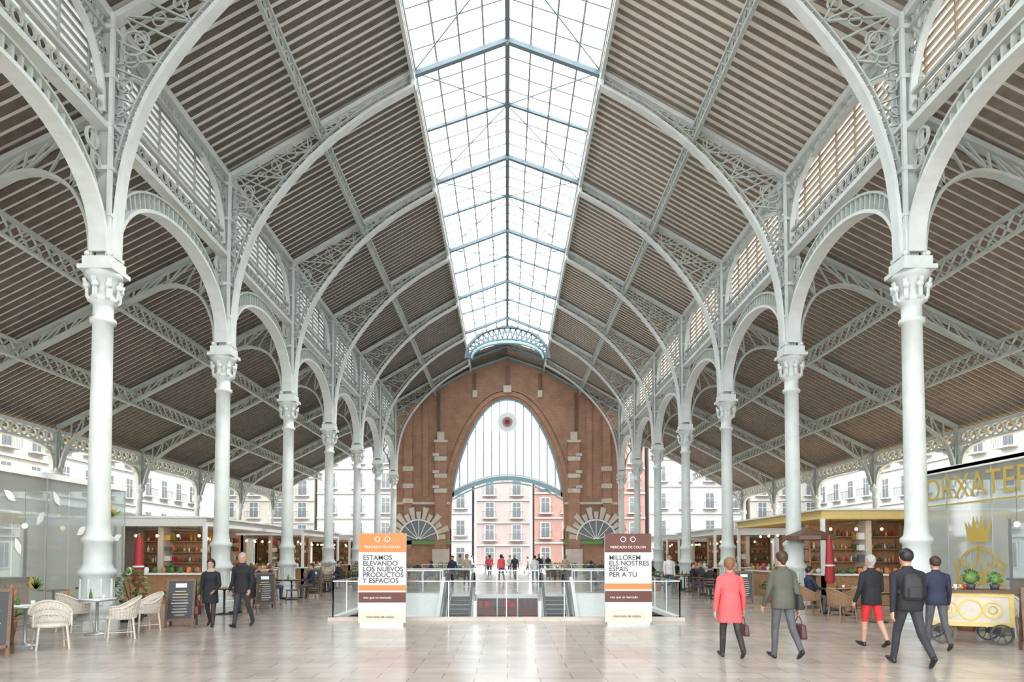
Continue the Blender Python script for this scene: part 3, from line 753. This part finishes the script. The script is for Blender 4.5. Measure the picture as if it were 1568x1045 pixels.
def openparasol():
    mb=MB(); mb.lathe((0,0,0),[(.24,0),(.24,.06),(.05,.09)],'dark',14); mb.tube((0,0,.05),(0,0,2.6),.022,.022,'wood',8)
    for k in range(8):
        a=k*math.pi/4;b=(k+1)*math.pi/4
        mb.add([(0,0,2.6),(.8*math.cos(a),.8*math.sin(a),2.3),(.8*math.cos(b),.8*math.sin(b),2.3),(.8*math.cos(a),.8*math.sin(a),2.18),(.8*math.cos(b),.8*math.sin(b),2.18)],[(0,1,2),(1,3,4,2)],'woodd')
    return mb.mesh('open_parasol')
inst(openparasol(),'open_parasol',(9.7,21.9,0))
def plant(seed,r=.35,h=.9,pot='terra',n=160):
    rd=random.Random(seed); mb=MB(); mb.lathe((0,0,0),[(r*.55,0),(r*.75,.32),(r*.8,.36),(r*.7,.36),(r*.7,.32)],pot,14)
    for k in range(6):
        a=rd.random()*6.28; mb.tube((0,0,.3),(math.cos(a)*r*.5,math.sin(a)*r*.5,h*.8),.012,.006,'woodd',4,False)
    for k in range(n):
        a=rd.random()*6.28; u=rd.random(); rr=r*math.sqrt(rd.random()); z=.38+(h-.38)*u; rr*=math.sin(math.pi*(.15+.8*u))
        c=V((math.cos(a)*rr,math.sin(a)*rr,z)); d=V((math.cos(a)+rd.uniform(-.5,.5),math.sin(a)+rd.uniform(-.5,.5),rd.uniform(-.3,.8))).normalized(); q=d.orthogonal().normalized()
        L=rd.uniform(.08,.16); mb.add([c,c+d*L*.5+q*L*.25,c+d*L,c+d*L*.5-q*L*.25],[(0,1,2,3)],rd.choice(['leaf','leaf','leaf2']))
    return mb.mesh('potted_plant')
pls=[plant(1),plant(2,.3,.7),plant(3,.45,1.3,'dark',260)]
for i,(x,y) in enumerate(((-10.4,12.6),(-10.4,14.2),(-9.6,17.5),(-8.6,17.9),(10.3,15.4),(8.9,22.1),(-9.4,20.6),(9.4,24.6),(-7.1,32.6),(7.1,32.6),(-7.3,42.6),(7.3,42.6),(-6.8,48.5),(6.8,48.5),(-8,52),(8,52),(-5.2,50),(5.3,44))):
    inst(pls[i%3],'potted_plant',(x,y,0),i*1.3)
def planter():
    rd=random.Random(9); mb=MB(); mb.box(-1.2,1.2,-.2,.2,0,.55,'woodd'); mb.box(-1.24,1.24,-.24,.24,.5,.56,'white')
    for k in range(420):
        c=V((rd.uniform(-1.15,1.15),rd.uniform(-.2,.2),.55+rd.random()*.5)); d=V((rd.uniform(-1,1),rd.uniform(-1,1),rd.uniform(0,1))).normalized(); q=d.orthogonal().normalized(); L=rd.uniform(.08,.18)
        mb.add([c,c+d*L*.5+q*L*.25,c+d*L,c+d*L*.5-q*L*.25],[(0,1,2,3)],rd.choice(['leaf','leaf','leaf2']))
    return mb.mesh('planter_box')
pb=planter()
for x,y,r in((-7.8,43.9,0),(6.9,44.8,0),(-4.2,53,0),(4.2,53,0),(-7.2,36,1.57),(7.2,36.4,1.57)): inst(pb,'planter_box',(x,y,0),r)
# cart
mb=MB()
mb.box(-.7,.7,-.35,.35,.34,.98,'white'); mb.box(-.62,.62,-.36,-.345,.42,.92,'cream'); mb.box(-.78,.78,-.42,.42,.98,1.03,'woodd')
mb.box(-.7,.7,-.37,-.35,.34,.42,'yellow'); mb.box(-.7,.7,-.37,-.35,.9,.98,'yellow')
for sx in(-1,1):
    mb.ring((sx*.36,-.37,.66),(0,1,0),.15,.035,.012,'yellow',16); mb.ring((sx*.36,-.37,.66),(0,1,0),.07,.025,.012,'gold',12); mb.box(sx*.66-.04,sx*.66+.04,-.372,-.34,.34,.98,'yellow')
mb.ring((0,-.37,.66),(0,1,0),.19,.03,.012,'gold',18)
for sx in(-1,1):
    for y in(-.42,.42):
        mb.ring((sx*.48,y,.2),(0,1,0),.18,.03,.04,'dark',20); mb.ring((sx*.48,y,.2),(0,1,0),.035,.03,.06,'dark',8)
        for k in range(6):
            a=k*math.pi/3; mb.tube((sx*.48,y,.2),(sx*.48+.17*math.cos(a),y,.2+.17*math.sin(a)),.008,.008,'dark',4,False)
    mb.tube((sx*.48,-.42,.2),(sx*.48,.42,.2),.015,.015,'dark',6); mb.box(sx*.48-.02,sx*.48+.02,-.33,.33,.18,.36,'dark')
mb.tube((.78,-.3,.95),(1.1,-.3,1.05),.018,.018,'dark',6); mb.tube((.78,.3,.95),(1.1,.3,1.05),.018,.018,'dark',6); mb.tube((1.1,-.3,1.05),(1.1,.3,1.05),.02,.02,'woodd',6)
rd=random.Random(4)
for x,sz in((-.5,.11),(0.1,.13),(.5,.1)):
    mb.lathe((x,0,1.03),[(.07,0),(.09,.1),(.08,.1)],'dark',10)
    mb.ball((x,0,1.13+sz),sz,'leaf2' if x>0 else 'leaf',8)
    for k in range(60):
        a=rd.random()*6.28;e=rd.uniform(-.6,1.5); d=V((math.cos(a)*math.cos(e),math.sin(a)*math.cos(e),math.sin(e))); c=V((x,0,1.13+sz))+d*sz*.9; q=d.orthogonal().normalized()
        mb.add([c,c+d*.03+q*.025,c+d*.06,c+d*.03-q*.025],[(0,1,2,3)],rd.choice(['leaf','leaf2']))
for k in range(4): mb.lathe((-.28+k*.08,-.2,1.03),[(.02,0),(.035,.1)],['orange','white','gold','red'][k],8)
mb.obj('flower_cart',(8.95,13.4,0),-.35)
mb=MB(); mb.box(-10.9,-9.4,4,11.3,0.001,.012,'green'); mb.obj('green_carpet')
mb=MB()
mb.box(-.6,.6,-.3,.3,.01,.9,'yellow'); mb.box(-.66,.66,-.36,.36,.9,.94,'white'); mb.box(-.5,.5,-.31,-.3,.15,.8,'cream'); mb.ring((0,-.32,.48),(0,1,0),.2,.03,.01,'gold',16)
for k in range(6): mb.lathe((-.45+k*.18,0,.94),[(.05,0),(.06,.12),(.03,.18)],['white','orange','leaf','gold','white','terra'][k],8)
mb.obj('serving_counter',(10.3,16.8,0),-1.3)

# ---------------------------------------------------------------- people
def cloth(n,c,r=.8): return mat(n,c,r,noise=.15,nscale=5,bump=.9,bdist=.03)
SK=mat('skin',(.50,.29,.205),.5); HG=mat('hair_grey',(.34,.32,.30),.7,noise=.3,nscale=60); HB=mat('hair_brown',(.045,.022,.012),.6,noise=.3,nscale=60)
HBl=mat('hair_black',(.012,.010,.009),.5); HBd=mat('hair_blond',(.19,.085,.035),.6,noise=.35,nscale=60); LIP=mat('lips',(.38,.14,.12),.5); EYE=mat('eye_dark',(.03,.02,.02),.3)
CR=cloth('coat_coral',(.78,.095,.10)); CO=cloth('jacket_olive',(.085,.085,.062)); CB=cloth('coat_black',(.013,.013,.017)); CG=cloth('cloth_charcoal',(.035,.035,.042)); BP=mat('backpack_fabric',(.025,.025,.03),.7)
PR=cloth('trousers_red',(.60,.025,.03)); PG=cloth('trousers_grey',(.085,.085,.095)); PJ=cloth('jeans',(.05,.07,.12)); CBE=cloth('cloth_beige',(.42,.35,.27)); CW=cloth('cloth_white',(.65,.65,.63)); SH=mat('shoe_black',(.015,.013,.012),.4); BAG=mat('bag_burgundy',(.09,.025,.03),.5); TI=mat('tights_dark',(.03,.022,.022),.6); CN=cloth('cloth_navy',(.02,.025,.055))
BON={SK:0,HG:.002,HB:.002,HBl:.002,HBd:.002,EYE:-.001,LIP:-.001,SH:.002,BP:.004,BAG:.004}
class Body:
    def __init__(s): s.v=[];s.f=[];s.ft=[];s.mats=[]
    def mi(s,m):
        if m not in s.mats: s.mats.append(m)
        return s.mats.index(m)
    def rings(s,R,m):
        o=len(s.v);n=len(R[0]);k=s.mi(m)
        for r in R: s.v.extend(r)
        for j in range(len(R)-1):
            for i in range(n): s.f.append((o+j*n+i,o+j*n+(i+1)%n,o+(j+1)*n+(i+1)%n,o+(j+1)*n+i)); s.ft.append(k)
        s.f.append(tuple(o+i for i in range(n-1,-1,-1))); e=o+(len(R)-1)*n; s.f.append(tuple(e+i for i in range(n))); s.ft+=[k,k]
    def cap(s,a,b,ra,rb,m,n=12,flat=None,fl=1):
        a=V(a);b=V(b);t=(b-a); L=t.length
        if L<1e-6: t=V((0,0,1));L=1e-6
        t.normalize(); u=t.orthogonal().normalized();w=t.cross(u); R=[]
        def rg(c,r):
            o=[]
            for i in range(n):
                an=2*math.pi*i/n; q=u*(r*math.cos(an))+w*(r*math.sin(an))
                if flat is not None: q=q-flat*(q.dot(flat))*(1-fl)
                o.append(c+q)
            return o
        for e in(85,60,30): R.append(rg(a-t*ra*math.sin(math.radians(e)),ra*math.cos(math.radians(e))))
        R.append(rg(a,ra)); R.append(rg(b,rb))
        for e in(30,60,85): R.append(rg(b+t*rb*math.sin(math.radians(e)),rb*math.cos(math.radians(e))))
        s.rings(R,m)
    def loft(s,L,m,n=24,p=2.3):
        R=[]
        for x,y,z,rx,ry in L:
            o=[]
            for i in range(n):
                an=2*math.pi*i/n;c=math.cos(an);q=math.sin(an)
                o.append(V((x+rx*math.copysign(abs(c)**(2/p),c),y+ry*math.copysign(abs(q)**(2/p),q),z)))
            R.append(o)
        s.rings(R,m)
    def build(s,name,vox=.009):
        mz=min(p.z for p in s.v); s.v=[p-V((0,0,mz)) for p in s.v]
        me=bpy.data.meshes.new('t'); me.from_pydata([tuple(p) for p in s.v],[],s.f)
        o=bpy.data.objects.new('t',me); scene.collection.objects.link(o)
        r=o.modifiers.new('r','REMESH'); r.mode='VOXEL'; r.voxel_size=vox
        sm=o.modifiers.new('s','SMOOTH'); sm.factor=.5; sm.iterations=2
        dg=bpy.context.evaluated_depsgraph_get(); ev=o.evaluated_get(dg); nm=bpy.data.meshes.new_from_object(ev)
        bpy.data.objects.remove(o); nm.name=name
        T=[]
        for k,m in enumerate(s.mats):
            fs=[f for f,t in zip(s.f,s.ft) if t==k]; T.append((BVHTree.FromPolygons(s.v,fs),BON.get(m,.003)))
        nm.materials.clear()
        for m in s.mats: nm.materials.append(m)
        idx=[]
        for p in nm.polygons:
            best=1e9;bi=0;c=p.center
            for k,(t,b) in enumerate(T):
                d=t.find_nearest(c)[3]
                if d is None: continue
                if d-b<best: best=d-b;bi=k
            idx.append(bi)
        nm.polygons.foreach_set('material_index',idx); nm.polygons.foreach_set('use_smooth',[True]*len(idx)); nm.update()
        return nm
def human(name,H=1.75,fem=False,top=CB,legs=PG,hair=HB,shoe=SH,hairlen=0,coat=None,legL=(12,5),legR=(-16,20),armL=(-12,10,15),armR=(14,10,20),turn=0,lean=0,vox=.008,sit=False,bag=None,backpack=False,bulk=1.0,legskin=None,scarf=None,detail=True,shoulderbag=None):
    B=Body(); h=H; sw=(.102 if fem else .116)*h; hw=.050*h
    torso=[(0,0,.475,.07,.058),(0,0,.50,.092,.066),(0,0,.53,.098,.070),(0,0,.57,.096,.068),(0,0,.62,.084 if fem else .09,.060),(0,0,.68,.090,.064),(0,.004,.735,.102,.070),(0,0,.775,.104,.064),(0,-.004,.803,.092,.052),(0,-.006,.822,.066,.044),(0,-.006,.84,.040,.036)]
    ly=lambda z: math.tan(math.radians(lean))*(z-.52)*h
    g=bulk
    B.loft([(x*h,y*h+ly(z),z*h,rx*h*g,ry*h*g) for x,y,z,rx,ry in torso[3:]],top)
    B.loft([(x*h,y*h,z*h,rx*h*g*.96,ry*h*g*.96) for x,y,z,rx,ry in torso[:5]],top if coat else legs)
    if coat:
        hem,fl=coat; k=[.64,.60,.54,.46,.38,.30,.22]; L=[]
        rx0=(.088 if fem else .092)*g;ry0=.064*g
        for z in k:
            if z<=hem+.01: break
            f=(.64-z)/(.64-hem); e=.010*math.sin(min(1,f*1.6)*1.57); L.append((0,ly(z)*.3,z*h,(rx0+e+fl*f)*h,(ry0+e+fl*.8*f)*h))
        L.append((0,0,hem*h,(rx0+.010+fl)*h,(ry0+.010+fl*.8)*h)); B.loft(L[::-1],top)
    elif not sit:
        B.loft([(0,0,.490*h,.104*h*g,.075*h*g),(0,0,.53*h,.106*h*g,.077*h*g),(0,0,.60*h,.092*h*g,.065*h*g)],top)
    else: B.loft([(0,0,.51*h,.101*h*g,.074*h*g),(0,0,.60*h,.09*h*g,.064*h*g)],top)
    for sx,(th,kn) in((-1,legL),(1,legR)):
        a=math.radians(th);b=math.radians(th-kn); hip=V((sx*hw,0,.515*h)); sp=sx*.006*h
        knee=hip+V((sp,math.sin(a)*.235*h,-math.cos(a)*.235*h)); ank=knee+V((0,math.sin(b)*.24*h,-math.cos(b)*.24*h))
        B.cap(hip,knee,.050*h,.034*h,legs); mk=legskin or legs
        B.cap(knee,knee.lerp(ank,.4),.034*h,.031*h,mk); B.cap(knee.lerp(ank,.35)+V((0,-.006*h,0)),ank,.031*h,.020*h if legskin else .026*h,mk)
        pitch=0 if th-kn>-12 or sit else math.radians(min(40,-(th-kn)-8))
        if th>8 and not sit: pitch=-math.radians(10)
        fd=V((sx*.08,math.cos(pitch),-math.sin(pitch))).normalized(); dn=V((0,-math.sin(pitch),-math.cos(pitch)))
        heel=ank+dn*.022*h-fd*.018*h; ball=heel+fd*.085*h; toe=heel+fd*.125*h
        B.cap(ank,heel,.022*h,.019*h,shoe,10); B.cap(heel,ball,.019*h,.021*h,shoe,10); B.cap(ball,toe,.021*h,.014*h,shoe,10); B.cap(ank,ball,.020*h,.017*h,shoe,10)
    sy=ly(.8)
    for sx,(sg,out,el) in((-1,armL),(1,armR)):
        a=math.radians(sg);o=math.radians(out);e=math.radians(sg+el)
        sh=V((sx*sw*.93*g,sy-.004*h,.784*h)); ua=V((sx*math.sin(o),math.sin(a)*math.cos(o),-math.cos(a)*math.cos(o))).normalized()
        B.cap((sx*.045*h,sy-.006*h,.815*h),sh+V((0,0,.002*h)),.025*h,.030*h,top)
        elb=sh+ua*.165*h; inn=-.25 if el>40 else 0.0
        fa=V((sx*(math.sin(o)*.5+inn*1.6),math.sin(e),-math.cos(e))).normalized(); wr=elb+fa*.140*h
        B.cap(sh,elb,.033*h*g,.027*h*g,top); B.cap(elb,wr,.027*h*g,.020*h*g,top); B.cap(wr-fa*.005*h,wr+fa*.012*h,.0145*h,.0135*h,SK,10)
        side=V((0,1,0))-fa*fa.y
        if side.length<.2: side=V((-sx,0,0))-fa*(-sx*fa.x)
        side.normalize(); nrm=fa.cross(side).normalized()
        inward=nrm if nrm.x*sx<0 else -nrm
        B.cap(wr+fa*.012*h,wr+fa*.05*h,.021*h,.024*h,SK,12,flat=nrm,fl=.5)
        if detail:
            for k,(off,ln) in enumerate(((.0195,.038),(.0065,.044),(-.0065,.041),(-.0185,.032))):
                r=.0056*h; p=wr+fa*.052*h+side*off*h; d1=(fa+inward*.25+side*off*6).normalized(); q=p+d1*ln*.5*h; d2=(fa+inward*.9+side*off*4).normalized(); B.cap(p-fa*.01*h,q,r,r*.95,SK,8); B.cap(q,q+d2*ln*.5*h,r*.95,r*.85,SK,8)
            p=wr+fa*.022*h+side*.016*h; q=p+(fa*.6+side*.8).normalized()*.022*h; B.cap(p,q,.0085*h,.0075*h,SK,8); B.cap(q,q+(fa+inward*.4).normalized()*.018*h,.0075*h,.006*h,SK,8)
        if bag and bag[0]==sx:
            top_=wr+fa*.07*h; bw,bh,bd,bm_=bag[1:]
            B.cap(top_,top_+V((0,bw*.4,-.16)),.010,.010,bm_,8); B.cap(top_,top_+V((0,-bw*.4,-.16)),.010,.010,bm_,8)
            cz=top_.z-.16
            B.loft([(top_.x+sx*.02,top_.y,cz-bh,bd*.5,bw*.5),(top_.x+sx*.02,top_.y,cz-bh+.03,bd*.55,bw*.54),(top_.x+sx*.02,top_.y,cz-.02,bd*.4,bw*.46),(top_.x+sx*.02,top_.y,cz,bd*.25,bw*.4)],bm_,20,4)
    ny=ly(.85); hy=ly(.93)+.012*h
    B.cap((0,ny-.004*h,.835*h),(0,hy-.008*h,.885*h),.032*h,.030*h,SK)
    ct=math.cos(math.radians(turn));st=math.sin(math.radians(turn)); base=V((0,hy,.930*h)); HS=1.05
    def T(x,y,z): return base+V((x*ct-y*st,x*st+y*ct,z))*h*HS
    hd=[(-.066,.014,.018,.018),(-.058,.010,.030,.032),(-.040,.004,.038,.045),(-.015,.0,.043,.051),(.012,-.002,.046,.055),(.035,-.004,.042,.050),(.052,-.006,.030,.037),(.063,-.006,.012,.015)]
    def hl(rows,m,n=22):
        B.rings([[T(rx*math.cos(2*math.pi*i/n),y+ry*math.sin(2*math.pi*i/n),z) for i in range(n)] for z,y,rx,ry in rows],m)
    hl(hd,SK)
    B.cap(T(0,.050,.008),T(0,.060,-.014),.005*h,.008*h,SK,8)
    B.cap(T(0,.048,-.012),T(0,.044,-.05),.008*h,.010*h,SK,8)
    for sx in(-1,1):
        B.cap(T(sx*.046,-.004,.008),T(sx*.046,-.002,-.012),.008*h,.006*h,SK,8)
        B.cap(T(sx*.017,.0490,.003),T(sx*.020,.0485,.003),.0038*h,.0034*h,EYE,6)
        B.cap(T(sx*.011,.0505,.013),T(sx*.025,.047,.013),.0022*h,.0018*h,hair,6)
    B.cap(T(-.010,.0525,-.033),T(.010,.0525,-.033),.0030*h,.0030*h,LIP,6)
    if hairlen==0: rows=[(-.028,-.030,.026,.022),(-.012,-.024,.044,.036),(.010,-.018,.051,.047),(.030,-.010,.052,.055),(.046,-.008,.047,.052),(.060,-.008,.036,.041),(.071,-.008,.020,.024),(.076,-.008,.006,.008)]
    else: rows=[(-.062,-.026,.034,.026),(-.045,-.026,.048,.036),(-.02,-.024,.055,.042),(.0,-.020,.057,.046),(.02,-.014,.057,.054),(.04,-.010,.054,.058),(.058,-.008,.045,.050),(.072,-.008,.028,.032),(.080,-.008,.008,.010)]
    hl(rows,hair)
    if hairlen==0 and fem: B.cap(T(0,-.03,.02),T(0,-.035,-.03),.040*h,.024*h,hair)
    if scarf: B.loft([(0,ny,.822*h,.060*h,.052*h),(0,ny+.004*h,.845*h,.052*h,.050*h),(0,ny+.004*h,.868*h,.042*h,.042*h)],scarf)
    if not scarf: B.loft([(0,ly(.84)-.004*h,.825*h,.052*h,.042*h),(0,ly(.85)-.004*h,.858*h,.038*h,.037*h)],top)
    if shoulderbag:
        sx=1; B.cap((-sx*.06*h,-.02*h,.83*h),(sx*.115*h,-.02*h,.60*h),.008*h,.008*h,shoulderbag,8); B.loft([(.135*h,-.02*h,.46*h,.03*h,.07*h),(.14*h,-.02*h,.5*h,.035*h,.075*h),(.13*h,-.02*h,.60*h,.022*h,.062*h)],shoulderbag,20,3.5)
    if backpack:
        yb=-.078*h
        B.loft([(0,yb+ly(.6),.585*h,.066*h,.030*h),(0,yb-.006*h+ly(.62),.61*h,.076*h,.040*h),(0,yb-.004*h+ly(.7),.70*h,.076*h,.040*h),(0,yb+ly(.72),.76*h,.066*h,.034*h),(0,yb+.01*h+ly(.8),.795*h,.045*h,.022*h)],BP,24,3)
        B.loft([(0,yb-.035*h,.60*h,.052*h,.020*h),(0,yb-.037*h,.67*h,.052*h,.020*h),(0,yb-.030*h,.69*h,.045*h,.014*h)],BP,20,3)
        for sx in(-1,1): B.cap((sx*.06*h,ly(.82)-.03*h,.82*h),(sx*.065*h,ly(.7)+.070*h,.74*h),.012*h,.012*h,BP,8); B.cap((sx*.065*h,ly(.7)+.070*h,.74*h),(sx*.09*h,ly(.64)-.03*h,.64*h),.012*h,.012*h,BP,8)
    return B.build(name,vox)
PI=math.pi
inst(human('woman_in_coral_coat',1.66,True,top=CR,legs=TI,hair=HBd,coat=(.36,.018),legL=(12,4),legR=(-14,26),armL=(-6,12,12),armR=(8,13,10),bag=(1,.24,.19,.10,BAG),bulk=1.05,turn=-8),'woman_in_coral_coat',(3.67,11.3,0),0)
inst(human('woman_in_olive_jacket',1.76,True,top=CO,legs=PG,hair=HB,coat=(.47,.004),legL=(10,4),legR=(-16,24),armL=(10,9,20),armR=(-4,12,10),bag=(1,.3,.24,.12,BAG),bulk=1.05,shoulderbag=BP),'woman_in_olive_jacket',(4.5,11.2,0),.1)
inst(human('man_with_backpack',1.84,False,top=CB,legs=CG,hair=HBl,legL=(24,6),legR=(-22,26),armL=(-18,10,14),armR=(14,11,24),backpack=True,bulk=1.02,lean=3),'man_with_backpack',(6.15,10.5,0),-.1)
inst(human('woman_in_red_trousers',1.70,True,top=CB,legs=PR,legskin=SK,hair=HG,coat=(.46,.006),legL=(10,4),legR=(-12,18),armL=(4,11,24),armR=(6,11,45),bulk=1.06),'woman_in_red_trousers',(6.75,12.7,0),.15)
inst(human('man_in_navy_jacket',1.68,False,top=CN,legs=PG,hair=HB,legL=(14,4),legR=(-14,20),armL=(-12,10,14),armR=(10,10,14)),'man_in_navy_jacket',(7.7,12.3,0),-.2)
inst(human('woman_in_black_coat',1.60,True,top=CB,legs=TI,hair=HBl,hairlen=1,coat=(.36,.012),legL=(12,4),legR=(-14,22),armL=(6,11,50),armR=(0,10,20),bag=(1,.25,.2,.12,BAG),scarf=CBE,bulk=1.03),'woman_in_black_coat',(-6.98,16.1,0),PI+.15)
inst(human('man_in_dark_jacket',1.76,False,top=CB,legs=CG,hair=HG,legL=(-14,20),legR=(14,4),armL=(8,10,30),armR=(-6,11,36),bulk=1.06,coat=(.47,.004),scarf=CN,turn=20),'man_in_dark_jacket',(-6.25,16.15,0),PI-.1)
bgm=[human('pedestrian',1.72,False,top=t,legs=l,hair=hh,vox=.016,detail=False,hairlen=hl_) for t,l,hh,hl_ in((CN,PJ,HB,0),(CBE,PG,HBd,1),(CR,PJ,HBl,1),(CG,PG,HG,0),(CW,PJ,HB,0))]
sitm=[human('seated_customer',1.70,False,top=t,legs=l,hair=hh,vox=.014,legL=(86,84),legR=(84,88),armL=(25,8,60),armR=(30,8,55),sit=True) for t,l,hh in((CB,PJ,HB),(CBE,PG,HG),(CN,PG,HBl),(CG,PJ,HBd))]
rd=random.Random(21)
for i,(x,y,r) in enumerate(((-2.9,36,2.8),(-2.2,37,3.3),(-.4,44,.3),(.5,47,2.9),(1.6,40,0.2),(2.3,50,3),(-3.4,49,1),(-1.4,54,0),(3.2,54,2.6),(.2,57,3),(-4,57,1.2),(3.9,46,-.4),(4.9,32,2.9),(-5.6,31,.4),(7.0,29.6,3.2),(-1.9,62,1.5),(1.9,64,-1.5),(-.4,66,1.5),(3.5,68,1.5),(-3.5,67,-1.5),(-9.9,30.5,-1.2),(7.4,41,2.9))):
    inst(bgm[i%5],'pedestrian',(x,y,-.1 if y>60 else 0),r,sc=rd.uniform(.95,1.04))
sets=[(-8.1,19.6),(-8.3,23.8),(-8.2,26.0),(-8.4,31.6),(-8.5,34.5),(-8.8,38.8),(-8.8,46),(8.0,26.3),(8.4,28.3),(8.3,31.3),(8.8,34),(8.8,38),(8.4,47),(-5.0,38.5),(5.0,38.5),(-4.6,45.6),(3.0,43.2)]
for i,(x,y) in enumerate(sets):
    inst(tb,'cafe_table',(x,y,0))
    for k in range(2+(i%2)):
        a=k*PI*(1 if i%2==0 else .66)+.3*i; px,py=x+.78*math.cos(a),y+.78*math.sin(a); r=a+PI/2
        inst(bc,'dining_chair',(px,py,0),r)
        if (i+k)%3!=1 and 19<y<40: inst(sitm[(i+k)%4],'seated_customer',(px,py,.02),r)
for x,y,r in((8.6,19.5,-1.5),(10.3,19.6,1.6)): inst(sitm[1 if x>9 else 2],'seated_customer',(x,y,.02),r)

# ---------------------------------------------------------------- lights
w=bpy.data.worlds.new('sky'); scene.world=w; w.use_nodes=True; nt=w.node_tree; bg=nt.nodes['Background']
tc=nt.nodes.new('ShaderNodeTexCoord'); sp=nt.nodes.new('ShaderNodeSeparateXYZ'); mr=nt.nodes.new('ShaderNodeMapRange')
nt.links.new(tc.outputs['Generated'],sp.inputs[0]); nt.links.new(sp.outputs['X'],mr.inputs['Value'])
mr.inputs['From Min'].default_value=-1; mr.inputs['From Max'].default_value=1; mr.inputs['To Min'].default_value=5.2; mr.inputs['To Max'].default_value=2.8
nt.links.new(mr.outputs[0],bg.inputs['Strength']); bg.inputs['Color'].default_value=(.95,.985,1,1)
s=bpy.data.lights.new('sun','SUN'); s.energy=3; s.angle=math.radians(12); s.color=(1,.95,.86)
so=bpy.data.objects.new('sun',s); so.rotation_euler=V((-.62,.15,-.75)).to_track_quat('-Z','Y').to_euler(); scene.collection.objects.link(so)

# ---------------------------------------------------------------- camera
c=bpy.data.cameras.new('camera'); c.lens=24; c.sensor_width=36; c.shift_x=.0045; c.shift_y=.1834; c.clip_end=500
co=bpy.data.objects.new('camera',c); co.location=(0,0,1.7); co.rotation_euler=(math.radians(92.2),0,0); scene.collection.objects.link(co); scene.camera=co
scene.view_settings.view_transform='Standard'; scene.view_settings.exposure=.6
